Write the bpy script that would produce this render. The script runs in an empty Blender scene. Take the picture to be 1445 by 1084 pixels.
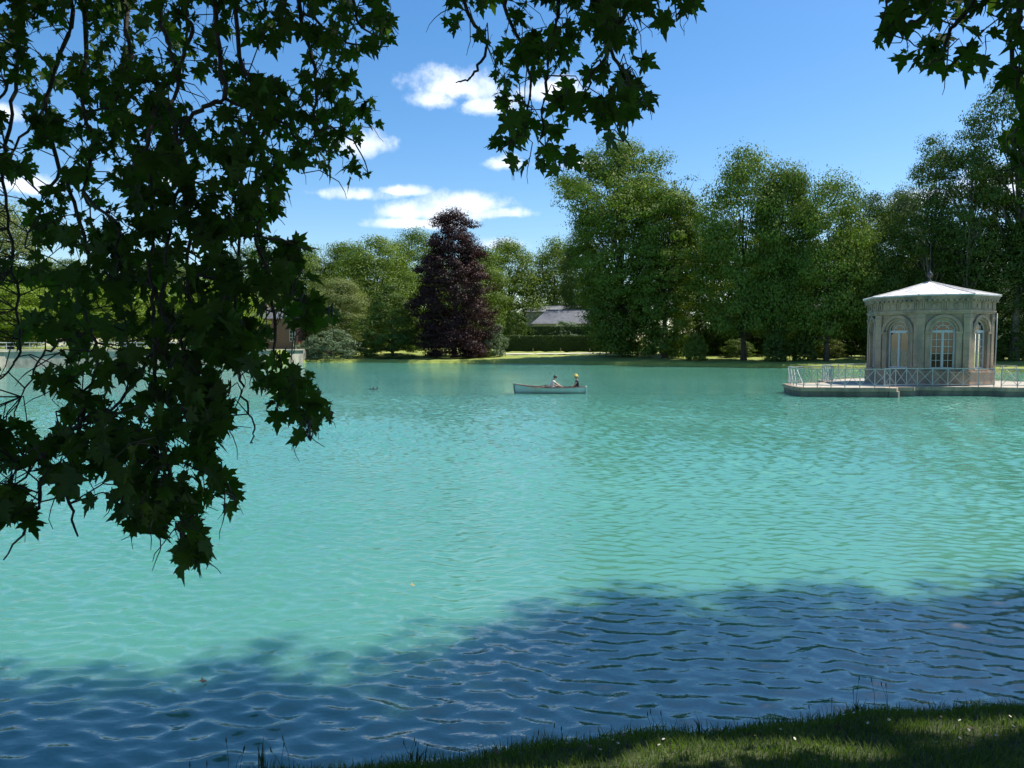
import bpy, math, random
import numpy as np
from mathutils import Vector, Matrix

# ------------------------------------------------------------------ camera, sky, sun, exposure
SC = bpy.context.scene
COL = SC.collection
R = math.radians
FPX = 1051.0                      # focal length in photograph pixels (1445 wide)
CAM_H = 2.8                       # eye height above the water
PITCH = math.atan(56.0 / FPX)     # looking slightly down
SUN_AZ, SUN_EL = R(72), R(60)     # clockwise from the view direction (+Y)

cam_d = bpy.data.cameras.new('camera')
cam_d.sensor_width = 36.0
cam_d.lens = 36.0 * FPX / 1445.0
cam_d.clip_start = 0.1
cam_d.clip_end = 5000
cam = bpy.data.objects.new('camera', cam_d)
cam.location = (0, 0, CAM_H)
cam.rotation_euler = (R(90) - PITCH, 0, 0)
COL.objects.link(cam)
SC.camera = cam

SUN_DIR = Vector((math.sin(SUN_AZ) * math.cos(SUN_EL), math.cos(SUN_AZ) * math.cos(SUN_EL), math.sin(SUN_EL)))
sun_d = bpy.data.lights.new('sun', 'SUN')
sun_d.energy = 5.0
sun_d.angle = R(0.53)
sun_d.color = (1.0, 0.955, 0.88)
sun = bpy.data.objects.new('sun', sun_d)
sun.rotation_euler = SUN_DIR.to_track_quat('Z', 'Y').to_euler()
sun.location = (40, 20, 60)
COL.objects.link(sun)

SC.view_settings.view_transform = 'Standard'
SC.view_settings.look = 'None'
SC.view_settings.exposure = 0.62
SC.view_settings.gamma = 1.0
SC.view_settings.use_curve_mapping = False
SC.cycles.max_bounces = 8
SC.cycles.diffuse_bounces = 3
SC.cycles.glossy_bounces = 3
SC.cycles.transmission_bounces = 5
SC.cycles.transparent_max_bounces = 8
SC.cycles.caustics_reflective = False
SC.cycles.caustics_refractive = False
SC.cycles.use_denoising = True


def pix_dir(px, py):
    u, v = (px - 722.5) / FPX, (542.0 - py) / FPX
    c, s = math.cos(PITCH), math.sin(PITCH)
    return (u, c + v * s, -s + v * c)


def P(px, py, Y):                 # the point seen at a pixel, at forward distance Y
    d = pix_dir(px, py)
    k = Y / d[1]
    return Vector((d[0] * k, Y, CAM_H + d[2] * k))


def G(px, py, z=0.0):             # the point seen at a pixel, on a level plane
    d = pix_dir(px, py)
    k = (z - CAM_H) / d[2]
    return Vector((d[0] * k, d[1] * k, z))


def to_pix(p):
    c, s = math.cos(PITCH), math.sin(PITCH)
    x, y, z = p[0], p[1], p[2] - CAM_H
    dep = y * c - z * s
    up = y * s + z * c
    if dep < 0.05:
        return (1e9, 1e9, dep)
    return (722.5 + FPX * x / dep, 542.0 - FPX * up / dep, dep)


# --- world: clear summer sky with small cumulus
world = bpy.data.worlds.new('World')
SC.world = world
world.use_nodes = True
wn, wl = world.node_tree.nodes, world.node_tree.links
wn.clear()


def wmath(op, a, b=None, c=None):
    n = wn.new('ShaderNodeMath')
    n.operation = op
    for i, v in enumerate((a, b, c)):
        if v is None:
            continue
        if isinstance(v, (int, float)):
            n.inputs[i].default_value = v
        else:
            wl.new(v, n.inputs[i])
    return n.outputs[0]


def build_world():
    out = wn.new('ShaderNodeOutputWorld')
    bg = wn.new('ShaderNodeBackground')
    bg.inputs[1].default_value = 0.117
    sky = wn.new('ShaderNodeTexSky')
    sky.sky_type = 'NISHITA'
    sky.sun_disc = False
    sky.sun_elevation = SUN_EL
    sky.sun_rotation = SUN_AZ
    sky.altitude = 80
    sky.air_density = 1.0
    sky.dust_density = 0.6
    sky.ozone_density = 1.6
    hs = wn.new('ShaderNodeHueSaturation')
    hs.inputs['Saturation'].default_value = 1.34
    wl.new(sky.outputs[0], hs.inputs['Color'])
    tc = wn.new('ShaderNodeTexCoord')
    sep = wn.new('ShaderNodeSeparateXYZ')
    wl.new(tc.outputs['Generated'], sep.inputs[0])
    az = wmath('ARCTAN2', sep.outputs[0], sep.outputs[1])
    per = R(72)
    az = wmath('WRAP', az, per / 2, -per / 2)        # the same scattered clouds all round
    el = wmath('ARCSINE', sep.outputs[2])
    # wobble the outline
    no = wn.new('ShaderNodeTexNoise')
    no.inputs['Scale'].default_value = 22
    no.inputs['Detail'].default_value = 9
    no.inputs['Roughness'].default_value = 0.62
    wl.new(tc.outputs['Generated'], no.inputs['Vector'])
    clouds = [(650, 126, 78, 26), (612, 142, 44, 18), (690, 150, 50, 16), (785, 128, 60, 20),
              (512, 206, 44, 20), (500, 275, 58, 11), (600, 300, 80, 16), (652, 290, 66, 17), (712, 302, 40, 10),
              (585, 316, 66, 9), (565, 270, 40, 9), (715, 232, 44, 11), (810, 232, 36, 13), (705, 346, 42, 11),
              (1425, 262, 60, 24), (1290, 285, 46, 16), (0, 160, 24, 12), (40, 262, 44, 12), (230, 250, 50, 12)]
    field = None
    low = None
    for (cx, cy, w, h) in clouds:
        d = Vector(pix_dir(cx, cy)).normalized()
        a0, e0 = math.atan2(d.x, d.y), math.asin(d.z)
        dx = wmath('MULTIPLY', wmath('SUBTRACT', az, a0), FPX / w)
        ey = wmath('SUBTRACT', el, e0)
        dyp = wmath('MULTIPLY', ey, FPX / h)
        dyn = wmath('MULTIPLY', ey, -FPX / (h * 0.72))   # flatter below
        dy = wmath('MAXIMUM', dyp, dyn)
        r2 = wmath('SQRT', wmath('ADD', wmath('MULTIPLY', dx, dx), wmath('MULTIPLY', dy, dy)))
        f = wmath('SUBTRACT', 1.0, r2)
        field = f if field is None else wmath('MAXIMUM', field, f)
    nz = wmath('MULTIPLY', wmath('SUBTRACT', no.outputs[0], 0.46), 2.6)
    tot = wmath('ADD', field, nz)
    mr = wn.new('ShaderNodeMapRange')
    mr.interpolation_type = 'SMOOTHSTEP'
    mr.inputs['From Min'].default_value = -0.08
    mr.inputs['From Max'].default_value = 0.85
    wl.new(tot, mr.inputs['Value'])
    no2 = wn.new('ShaderNodeTexNoise')
    no2.inputs['Scale'].default_value = 30
    no2.inputs['Detail'].default_value = 6
    mp = wn.new('ShaderNodeVectorMath')
    mp.operation = 'ADD'
    mp.inputs[1].default_value = (0, 0, 0.012)
    wl.new(tc.outputs['Generated'], mp.inputs[0])
    wl.new(mp.outputs[0], no2.inputs['Vector'])
    cr = wn.new('ShaderNodeValToRGB')
    cr.color_ramp.elements[0].position = 0.34
    cr.color_ramp.elements[0].color = (4.7, 5.6, 7.2, 1)
    cr.color_ramp.elements[1].position = 0.6
    cr.color_ramp.elements[1].color = (7.6, 7.9, 8.4, 1)
    wl.new(no2.outputs[0], cr.inputs[0])
    mx = wn.new('ShaderNodeMix')
    mx.data_type = 'RGBA'
    cl = wmath('MULTIPLY', mr.outputs[0], 0.9)
    wl.new(cl, mx.inputs[0])
    wl.new(hs.outputs[0], mx.inputs[6])
    wl.new(cr.outputs[0], mx.inputs[7])
    wl.new(mx.outputs[2], bg.inputs[0])
    wl.new(bg.outputs[0], out.inputs[0])


build_world()

# ------------------------------------------------------------------ materials
MATS = {}


class NT:
    def __init__(self, name):
        self.m = bpy.data.materials.new(name)
        self.m.use_nodes = True
        self.n = self.m.node_tree.nodes
        self.l = self.m.node_tree.links
        self.n.clear()
        self.out = self.n.new('ShaderNodeOutputMaterial')

    def node(self, t, **kw):
        n = self.n.new(t)
        for k, v in kw.items():
            setattr(n, k, v)
        return n

    def link(self, a, b):
        self.l.new(a, b)

    def noise(self, scale, detail=4, rough=0.55, vec=None, dist=0.0):
        n = self.n.new('ShaderNodeTexNoise')
        n.inputs['Scale'].default_value = scale
        n.inputs['Detail'].default_value = detail
        n.inputs['Roughness'].default_value = rough
        n.inputs['Distortion'].default_value = dist
        if vec is not None:
            self.l.new(vec, n.inputs['Vector'])
        return n.outputs[0]

    def ramp(self, fac, stops):
        n = self.n.new('ShaderNodeValToRGB')
        e = n.color_ramp.elements
        while len(e) < len(stops):
            e.new(0.5)
        for i, (p, c) in enumerate(stops):
            e[i].position = p
            e[i].color = (c[0], c[1], c[2], 1)
        self.l.new(fac, n.inputs[0])
        return n.outputs[0]

    def mixc(self, fac, a, b, mode='MIX'):
        n = self.n.new('ShaderNodeMix')
        n.data_type = 'RGBA'
        n.blend_type = mode
        for s, v in ((0, fac), (6, a), (7, b)):
            if isinstance(v, (int, float)):
                n.inputs[s].default_value = v
            elif isinstance(v, tuple):
                n.inputs[s].default_value = (v[0], v[1], v[2], 1)
            else:
                self.l.new(v, n.inputs[s])
        return n.outputs[2]

    def math(self, op, a, b=None):
        n = self.n.new('ShaderNodeMath')
        n.operation = op
        for i, v in enumerate((a, b)):
            if v is None:
                continue
            if isinstance(v, (int, float)):
                n.inputs[i].default_value = v
            else:
                self.l.new(v, n.inputs[i])
        return n.outputs[0]

    def coord(self, which='Object'):
        return self.n.new('ShaderNodeTexCoord').outputs[which]

    def geo(self, which):
        return self.n.new('ShaderNodeNewGeometry').outputs[which]

    def mapping(self, vec, scale=(1, 1, 1), rot=(0, 0, 0), loc=(0, 0, 0)):
        n = self.n.new('ShaderNodeMapping')
        n.inputs['Scale'].default_value = scale
        n.inputs['Rotation'].default_value = rot
        n.inputs['Location'].default_value = loc
        self.l.new(vec, n.inputs['Vector'])
        return n.outputs[0]

    def bump(self, h, strength=0.3, dist=0.02, normal=None):
        n = self.n.new('ShaderNodeBump')
        n.inputs['Strength'].default_value = strength
        n.inputs['Distance'].default_value = dist
        self.l.new(h, n.inputs['Height'])
        if normal is not None:
            self.l.new(normal, n.inputs['Normal'])
        return n.outputs[0]

    def principled(self, col, rough=0.7, bump=None, metal=0.0, ior=None, spec=None):
        b = self.n.new('ShaderNodeBsdfPrincipled')
        if isinstance(col, tuple):
            b.inputs['Base Color'].default_value = (col[0], col[1], col[2], 1)
        else:
            self.l.new(col, b.inputs['Base Color'])
        if isinstance(rough, (int, float)):
            b.inputs['Roughness'].default_value = rough
        else:
            self.l.new(rough, b.inputs['Roughness'])
        b.inputs['Metallic'].default_value = metal
        if ior:
            b.inputs['IOR'].default_value = ior
        if spec is not None:
            b.inputs['Specular IOR Level'].default_value = spec
        if bump is not None:
            self.l.new(bump, b.inputs['Normal'])
        self.l.new(b.outputs[0], self.out.inputs[0])
        return b


def mat_simple(name, col, rough=0.6, var=0.15, scale=6.0, metal=0.0, bump=0.15):
    t = NT(name)
    c = t.coord()
    n = t.noise(scale, 5, 0.6, c)
    dark = tuple(x * (1 - var * 1.6) for x in col)
    lite = tuple(min(1, x * (1 + var)) for x in col)
    cc = t.ramp(n, [(0.3, dark), (0.7, lite)])
    t.principled(cc, rough, t.bump(t.noise(scale * 5, 4, 0.6, c), bump, 0.01), metal)
    MATS[name] = t.m
    return t.m


def mat_leaf(name, dark, mid, lite, trans=0.35, gloss=0.018, big=0.35):
    t = NT(name)
    isl = t.geo('Random Per Island')
    nz = t.noise(big, 3, 0.5, t.coord())
    v = t.math('ADD', t.math('MULTIPLY', isl, 0.36), t.math('MULTIPLY', nz, 0.66))
    c = t.ramp(v, [(0.12, dark), (0.5, mid), (0.9, lite)])
    d = t.node('ShaderNodeBsdfDiffuse')
    tr = t.node('ShaderNodeBsdfTranslucent')
    gl = t.node('ShaderNodeBsdfGlossy')
    gl.inputs['Roughness'].default_value = 0.55
    gl.inputs['Color'].default_value = (1, 1, 1, 1)
    warm = t.mixc(0.55, c, (1.25, 1.35, 0.35), 'MULTIPLY')
    t.link(c, d.inputs[0])
    t.link(warm, tr.inputs[0])
    m1 = t.node('ShaderNodeMixShader')
    m1.inputs[0].default_value = trans
    t.link(d.outputs[0], m1.inputs[1])
    t.link(tr.outputs[0], m1.inputs[2])
    m2 = t.node('ShaderNodeMixShader')
    m2.inputs[0].default_value = gloss
    t.link(m1.outputs[0], m2.inputs[1])
    t.link(gl.outputs[0], m2.inputs[2])
    t.link(m2.outputs[0], t.out.inputs[0])
    MATS[name] = t.m
    return t.m


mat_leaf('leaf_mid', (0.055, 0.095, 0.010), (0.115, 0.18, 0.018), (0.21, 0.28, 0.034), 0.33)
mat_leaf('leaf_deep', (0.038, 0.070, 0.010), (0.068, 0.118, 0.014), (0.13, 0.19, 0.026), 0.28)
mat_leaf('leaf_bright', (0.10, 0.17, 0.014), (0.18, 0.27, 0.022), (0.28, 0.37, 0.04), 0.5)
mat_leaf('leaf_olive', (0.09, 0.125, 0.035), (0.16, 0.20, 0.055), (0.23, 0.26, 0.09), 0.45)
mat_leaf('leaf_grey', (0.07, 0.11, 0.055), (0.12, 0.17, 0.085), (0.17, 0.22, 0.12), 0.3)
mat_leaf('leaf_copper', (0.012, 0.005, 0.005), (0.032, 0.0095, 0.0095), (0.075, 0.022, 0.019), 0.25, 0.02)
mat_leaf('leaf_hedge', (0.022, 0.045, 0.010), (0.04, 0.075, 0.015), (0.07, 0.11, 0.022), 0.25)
mat_leaf('leaf_flower', (0.07, 0.12, 0.05), (0.14, 0.20, 0.10), (0.50, 0.52, 0.42), 0.3)
mat_leaf('leaf_plane', (0.022, 0.046, 0.006), (0.042, 0.080, 0.010), (0.075, 0.125, 0.015), 0.5, 0.012, 1.5)
mat_leaf('grass_blade', (0.05, 0.10, 0.012), (0.09, 0.16, 0.018), (0.18, 0.25, 0.035), 0.45, 0.03, 1.2)
mat_leaf('reed_blade', (0.03, 0.05, 0.012), (0.05, 0.085, 0.02), (0.08, 0.11, 0.03), 0.3, 0.05)
mat_simple('bark', (0.085, 0.07, 0.052), 0.9, 0.35, 3.0, bump=0.5)
mat_simple('bark_plane', (0.055, 0.046, 0.034), 0.9, 0.4, 4.0, bump=0.4)
mat_simple('bark_pale', (0.20, 0.18, 0.15), 0.9, 0.3, 2.0, bump=0.4)
mat_simple('white_paint', (0.50, 0.51, 0.52), 0.45, 0.06, 8)
mat_simple('rail_paint', (0.42, 0.45, 0.43), 0.5, 0.15, 10)
mat_simple('iron_dark', (0.06, 0.06, 0.06), 0.5, 0.2, 10, metal=0.3)
mat_simple('boat_hull', (0.50, 0.55, 0.54), 0.35, 0.08, 4)
mat_simple('boat_trim', (0.14, 0.075, 0.06), 0.5, 0.2, 8)
mat_simple('boat_stem', (0.78, 0.78, 0.76), 0.4, 0.04, 8)
mat_simple('boat_dark', (0.03, 0.033, 0.036), 0.5, 0.1, 8)
mat_simple('wood_seat', (0.20, 0.12, 0.07), 0.6, 0.25, 8)
mat_simple('skin', (0.50, 0.30, 0.21), 0.55, 0.06, 6)
mat_simple('cloth_white', (0.72, 0.70, 0.68), 0.85, 0.08, 12)
mat_simple('cloth_grey', (0.30, 0.27, 0.27), 0.85, 0.12, 12)
mat_simple('cloth_navy', (0.015, 0.02, 0.04), 0.85, 0.2, 12)
mat_simple('cloth_dark', (0.03, 0.03, 0.035), 0.85, 0.2, 12)
mat_simple('cloth_red', (0.45, 0.03, 0.03), 0.7, 0.1, 12)
mat_simple('hat_straw', (0.72, 0.52, 0.14), 0.8, 0.15, 20)
mat_simple('hair_dark', (0.018, 0.014, 0.012), 0.6, 0.2, 20)
mat_simple('hair_fair', (0.35, 0.22, 0.09), 0.6, 0.2, 20)
mat_simple('slate', (0.115, 0.12, 0.13), 0.6, 0.25, 1.2)
mat_simple('lead_grey', (0.17, 0.18, 0.19), 0.5, 0.2, 1.2)
mat_simple('plaster', (0.42, 0.38, 0.31), 0.9, 0.15, 0.8)
mat_simple('glass_dark', (0.02, 0.025, 0.028), 0.08, 0.05, 1)
mat_simple('stake_wood', (0.26, 0.20, 0.14), 0.9, 0.2, 8)
mat_simple('daisy_white', (0.75, 0.75, 0.70), 0.8, 0.05, 8)
mat_simple('daisy_yellow', (0.65, 0.42, 0.04), 0.8, 0.05, 8)
mat_simple('dry_leaf', (0.10, 0.065, 0.025), 0.8, 0.25, 15)
mat_simple('yellow_leaf', (0.26, 0.21, 0.06), 0.8, 0.2, 15)
mat_simple('feather_dark', (0.05, 0.042, 0.035), 0.8, 0.3, 15)


def mat_stone(name, base, stain, course=0.0, scale=1.0):
    t = NT(name)
    c = t.coord()
    n1 = t.noise(1.3 * scale, 6, 0.62, c)
    n2 = t.noise(9 * scale, 5, 0.6, c)
    col = t.ramp(n1, [(0.3, tuple(x * 0.72 for x in base)), (0.52, base), (0.75, tuple(min(1, x * 1.22) for x in base))])
    st = t.mapping(c, (1.1 * scale, 1.1 * scale, 0.35 * scale), loc=(3, 1, 0))
    n3 = t.noise(1.0, 7, 0.65, st)
    mask = t.ramp(n3, [(0.46, (0, 0, 0)), (0.62, (1, 1, 1))])
    col = t.mixc(t.math('MULTIPLY', mask, 0.75), col, stain)
    col = t.mixc(0.25, col, t.ramp(n2, [(0.3, (0.25, 0.25, 0.25)), (0.7, (1, 1, 1))]), 'MULTIPLY')
    h = n2
    if course > 0:
        s = t.node('ShaderNodeSeparateXYZ')
        t.link(c, s.inputs[0])
        m = t.math('MODULO', t.math('ADD', s.outputs[2], 50.0), course)
        ln = t.math('LESS_THAN', m, 0.022)
        col = t.mixc(t.math('MULTIPLY', ln, 0.55), col, tuple(x * 0.45 for x in base))
    t.principled(col, 0.88, t.bump(h, 0.35, 0.03))
    MATS[name] = t.m


mat_stone('stone', (0.45, 0.325, 0.225), (0.19, 0.17, 0.14), 0.42)
mat_stone('stone_plain', (0.44, 0.32, 0.225), (0.16, 0.145, 0.12))
mat_stone('stone_wet', (0.20, 0.18, 0.145), (0.07, 0.08, 0.06))
mat_stone('stone_pale', (0.46, 0.42, 0.34), (0.24, 0.22, 0.18))
mat_stone('stone_inner', (0.20, 0.12, 0.09), (0.12, 0.08, 0.06))


def special_mats():
    # zinc roof
    t = NT('roof_zinc')
    c = t.coord()
    n = t.noise(1.6, 6, 0.6, c)
    col = t.ramp(n, [(0.3, (0.38, 0.365, 0.345)), (0.5, (0.55, 0.53, 0.50)), (0.72, (0.66, 0.635, 0.60))])
    t.principled(col, 0.75, t.bump(t.noise(7, 4, 0.5, c), 0.15, 0.02), spec=0.25)
    MATS['roof_zinc'] = t.m
    # window glass
    t = NT('window_glass')
    g = t.node('ShaderNodeBsdfGlossy')
    g.inputs['Roughness'].default_value = 0.03
    g.inputs['Color'].default_value = (0.9, 0.95, 0.95, 1)
    tr = t.node('ShaderNodeBsdfTransparent')
    tr.inputs[0].default_value = (0.38, 0.40, 0.40, 1)
    fr = t.node('ShaderNodeFresnel')
    fr.inputs[0].default_value = 1.5
    m = t.node('ShaderNodeMixShader')
    t.link(t.math('ADD', fr.outputs[0], 0.05), m.inputs[0])
    t.link(tr.outputs[0], m.inputs[1])
    t.link(g.outputs[0], m.inputs[2])
    t.link(m.outputs[0], t.out.inputs[0])
    MATS['window_glass'] = t.m
    # brick
    t = NT('brick')
    c = t.mapping(t.coord(), (1, 1, 1), (R(90), 0, 0))
    b = t.node('ShaderNodeTexBrick')
    b.inputs['Scale'].default_value = 2.2
    b.inputs['Color1'].default_value = (0.25, 0.11, 0.08, 1)
    b.inputs['Color2'].default_value = (0.17, 0.08, 0.06, 1)
    b.inputs['Mortar'].default_value = (0.33, 0.29, 0.25, 1)
    t.link(c, b.inputs['Vector'])
    t.principled(b.outputs[0], 0.9)
    MATS['brick'] = t.m
    # lawn
    t = NT('lawn')
    c = t.coord()
    a = t.noise(0.25, 5, 0.6, c)
    b2 = t.noise(3.5, 6, 0.7, c)
    col = t.ramp(a, [(0.3, (0.17, 0.21, 0.035)), (0.55, (0.24, 0.285, 0.05)), (0.75, (0.31, 0.33, 0.08))])
    col = t.mixc(0.6, col, t.ramp(b2, [(0.3, (0.45, 0.5, 0.4)), (0.7, (1.3, 1.3, 1.25))]), 'MULTIPLY')
    t.principled(col, 0.9, t.bump(b2, 0.8, 0.12))
    MATS['lawn'] = t.m
    # near turf soil
    t = NT('turf_soil')
    c = t.coord()
    a = t.noise(6, 6, 0.7, c)
    col = t.ramp(a, [(0.3, (0.025, 0.03, 0.010)), (0.7, (0.06, 0.075, 0.02))])
    t.principled(col, 0.95, t.bump(t.noise(30, 4, 0.6, c), 0.8, 0.02))
    MATS['turf_soil'] = t.m
    # gravel path
    t = NT('gravel')
    c = t.coord()
    a = t.noise(1.5, 6, 0.7, c)
    col = t.ramp(a, [(0.3, (0.40, 0.36, 0.29)), (0.7, (0.55, 0.51, 0.43))])
    t.principled(col, 0.95, t.bump(t.noise(20, 4, 0.6, c), 0.5, 0.02))
    MATS['gravel'] = t.m
    # lake water: pale chalky turquoise body under a clear rippled surface
    t = NT('lake_water')
    c = t.coord()
    w1 = t.noise(1.0, 2, 0.45, t.mapping(c, (2.2, 3.4, 1), (0, 0, R(9))), 0.6)
    w2 = t.noise(1.0, 1.5, 0.5, t.mapping(c, (4.6, 7.2, 1), (0, 0, R(-13)), (7, 3, 0)), 0.7)
    w3 = t.noise(1.0, 2, 0.5, t.mapping(c, (10, 15, 1), (0, 0, R(20)), (1, 9, 0)))
    rid = t.math('SUBTRACT', 1.0, t.math('ABSOLUTE', t.math('SUBTRACT', t.math('MULTIPLY', w2, 2.0), 1.0)))   # pointed crests
    sp = t.node('ShaderNodeSeparateXYZ')
    t.link(c, sp.inputs[0])
    far = t.node('ShaderNodeMapRange')                   # beyond the modelled ripples the relief is fine bump
    far.inputs['From Min'].default_value = 12.0
    far.inputs['From Max'].default_value = 46.0
    t.link(sp.outputs[1], far.inputs['Value'])
    gust = t.noise(1.0, 3, 0.55, t.mapping(c, (0.05, 0.11, 1), (0, 0, R(12)), (2, 8, 0)))
    h = t.math('ADD', t.math('MULTIPLY', w1, 0.085), t.math('MULTIPLY', w2, 0.05))
    h = t.math('MULTIPLY', t.math('ADD', h, t.math('MULTIPLY', rid, 0.03)), far.outputs[0])
    h = t.math('ADD', h, t.math('MULTIPLY', w3, 0.0052))
    bp = t.bump(h, 1.0, 1.0)
    big = t.noise(1.0, 3, 0.5, t.mapping(c, (0.06, 0.10, 1)))
    col = t.ramp(big, [(0.3, (0.058, 0.205, 0.142)), (0.7, (0.080, 0.250, 0.180))])
    rough = t.math('ADD', 0.02, t.math('MULTIPLY', far.outputs[0], t.math('MULTIPLY', gust, 0.05)))
    b = t.principled(col, rough, bp, ior=2.3)
    b.subsurface_method = 'BURLEY'
    b.inputs['Subsurface Weight'].default_value = 1.0
    b.inputs['Subsurface Radius'].default_value = (0.5, 0.8, 0.8)
    b.inputs['Subsurface Scale'].default_value = 0.9
    MATS['lake_water'] = t.m


special_mats()


# ------------------------------------------------------------------ mesh helpers
class MB:
    """collects vertices and faces of one mesh"""
    def __init__(self):
        self.v, self.f = [], []

    def add(self, vs, fs):
        o = len(self.v)
        self.v.extend([tuple(p) for p in vs])
        self.f.extend([tuple(i + o for i in f) for f in fs])
        return self

    def box(self, c, s, rz=0.0, M=None):
        hx, hy, hz = s[0] / 2, s[1] / 2, s[2] / 2
        ca, sa = math.cos(rz), math.sin(rz)
        vs = []
        for dz in (-hz, hz):
            for dx, dy in ((-hx, -hy), (hx, -hy), (hx, hy), (-hx, hy)):
                p = Vector((c[0] + dx * ca - dy * sa, c[1] + dx * sa + dy * ca, c[2] + dz))
                vs.append(M @ p if M else p)
        return self.add(vs, [(3, 2, 1, 0), (4, 5, 6, 7), (0, 1, 5, 4), (1, 2, 6, 5), (2, 3, 7, 6), (3, 0, 4, 7)])

    def bar(self, a, b, w, h=None, up=Vector((0, 0, 1))):
        a, b = Vector(a), Vector(b)
        h = h or w
        d = (b - a).normalized()
        s = d.cross(up)
        s = s.normalized() if s.length > 1e-4 else Vector((1, 0, 0))
        u = s.cross(d).normalized()
        vs = []
        for p in (a, b):
            for i, j in ((-1, -1), (1, -1), (1, 1), (-1, 1)):
                vs.append(p + s * (i * w / 2) + u * (j * h / 2))
        return self.add(vs, [(0, 1, 2, 3), (7, 6, 5, 4), (0, 4, 5, 1), (1, 5, 6, 2), (2, 6, 7, 3), (3, 7, 4, 0)])

    def tube(self, pts, rad, n=6, cap=True):
        pts = [Vector(p) for p in pts]
        if isinstance(rad, (int, float)):
            rad = [rad] * len(pts)
        vs, fs = [], []
        ref = Vector((0.13, 0.21, 0.97))
        for i, p in enumerate(pts):
            d = (pts[min(i + 1, len(pts) - 1)] - pts[max(i - 1, 0)])
            d = d.normalized() if d.length > 1e-7 else Vector((0, 0, 1))
            s = d.cross(ref)
            if s.length < 0.05:
                s = d.cross(Vector((1, 0, 0)))
            s.normalize()
            u = s.cross(d)
            for k in range(n):
                a = 2 * math.pi * k / n
                vs.append(p + (s * math.cos(a) + u * math.sin(a)) * rad[i])
        for i in range(len(pts) - 1):
            for k in range(n):
                fs.append((i * n + k, i * n + (k + 1) % n, (i + 1) * n + (k + 1) % n, (i + 1) * n + k))
        if cap:
            fs.append(tuple(range(n - 1, -1, -1)))
            e = (len(pts) - 1) * n
            fs.append(tuple(range(e, e + n)))
        return self.add(vs, fs)

    def lathe(self, prof, n=16, c=(0, 0, 0), sx=1.0, sy=1.0):
        vs, fs = [], []
        for r, z in prof:
            for k in range(n):
                a = 2 * math.pi * k / n
                vs.append((c[0] + r * math.cos(a) * sx, c[1] + r * math.sin(a) * sy, c[2] + z))
        for i in range(len(prof) - 1):
            for k in range(n):
                fs.append((i * n + k, i * n + (k + 1) % n, (i + 1) * n + (k + 1) % n, (i + 1) * n + k))
        fs.append(tuple(range(n - 1, -1, -1)))
        e = (len(prof) - 1) * n
        fs.append(tuple(range(e, e + n)))
        return self.add(vs, fs)

    def prism(self, poly, z0, z1):
        n = len(poly)
        vs = [(p[0], p[1], z0) for p in poly] + [(p[0], p[1], z1) for p in poly]
        fs = [tuple(range(n - 1, -1, -1)), tuple(range(n, 2 * n))]
        for i in range(n):
            j = (i + 1) % n
            fs.append((i, j, n + j, n + i))
        return self.add(vs, fs)

    def mesh(self, name, smooth=False):
        me = bpy.data.meshes.new(name)
        me.from_pydata(self.v, [], self.f)
        me.validate()
        if smooth:
            me.polygons.foreach_set('use_smooth', [True] * len(me.polygons))
        me.update()
        return me

    def build(self, name, mat, parent=None, smooth=False):
        return obj(name, self.mesh(name, smooth), mat, parent)


def obj(name, me, mat=None, parent=None):
    o = bpy.data.objects.new(name, me)
    COL.objects.link(o)
    if mat is not None and me is not None and len(me.materials) == 0:
        me.materials.append(MATS[mat] if isinstance(mat, str) else mat)
    if parent is not None:
        o.parent = parent
    return o


def np_mesh(name, V, F):
    """fast mesh from an (n,3) array and an (m,k) face array"""
    V = np.asarray(V, np.float32)
    F = np.asarray(F, np.int32)
    m, k = F.shape
    me = bpy.data.meshes.new(name)
    me.vertices.add(len(V))
    me.vertices.foreach_set('co', V.ravel())
    me.loops.add(m * k)
    me.loops.foreach_set('vertex_index', F.ravel())
    me.polygons.add(m)
    me.polygons.foreach_set('loop_start', np.arange(0, m * k, k, dtype=np.int32))
    me.polygons.foreach_set('loop_total', np.full(m, k, np.int32))
    me.update(calc_edges=True)
    return me


def tag(o, label=None, cat=None, group=None, kind=None):
    if label:
        o['label'] = label
    if cat:
        o['category'] = cat
    if group:
        o['group'] = group
    if kind:
        o['kind'] = kind
    return o


def thing(name, label, cat, loc=(0, 0, 0), rz=0.0, group=None):
    o = bpy.data.objects.new(name, None)
    o.empty_display_size = 0.2
    COL.objects.link(o)
    o.location = loc
    o.rotation_euler = (0, 0, rz)
    return tag(o, label, cat, group)


def setmat(o, mat):
    o.material_slots[0].link = 'OBJECT'
    o.material_slots[0].material = MATS[mat]


def sstep(a, b, x):
    t = np.clip((x - a) / (b - a), 0, 1)
    return t * t * (3 - 2 * t)


# ------------------------------------------------------------------ setting: water, far bank, near bank
SHORE = [(-700, 545), (-300, 528), (0, 519.5), (200, 516.5), (400, 513), (432, 511.5), (520, 511.5), (600, 512.5), (700, 512.5),
         (800, 513.8), (900, 516), (1000, 517.5), (1110, 519.5), (1200, 521.5), (1330, 524), (1445, 526), (1750, 534), (2300, 556)]
_sp = [G(a, b) for a, b in SHORE]
_sx = np.array([p.x for p in _sp])
_sy = np.array([p.y for p in _sp])
_o = np.argsort(_sx)
_sx, _sy = _sx[_o], _sy[_o]
QX = G(430, 511.5).x              # the quay ends here
QUAY_Z = 2.02


def shore_y(x):
    return np.interp(x, _sx, _sy)


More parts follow.
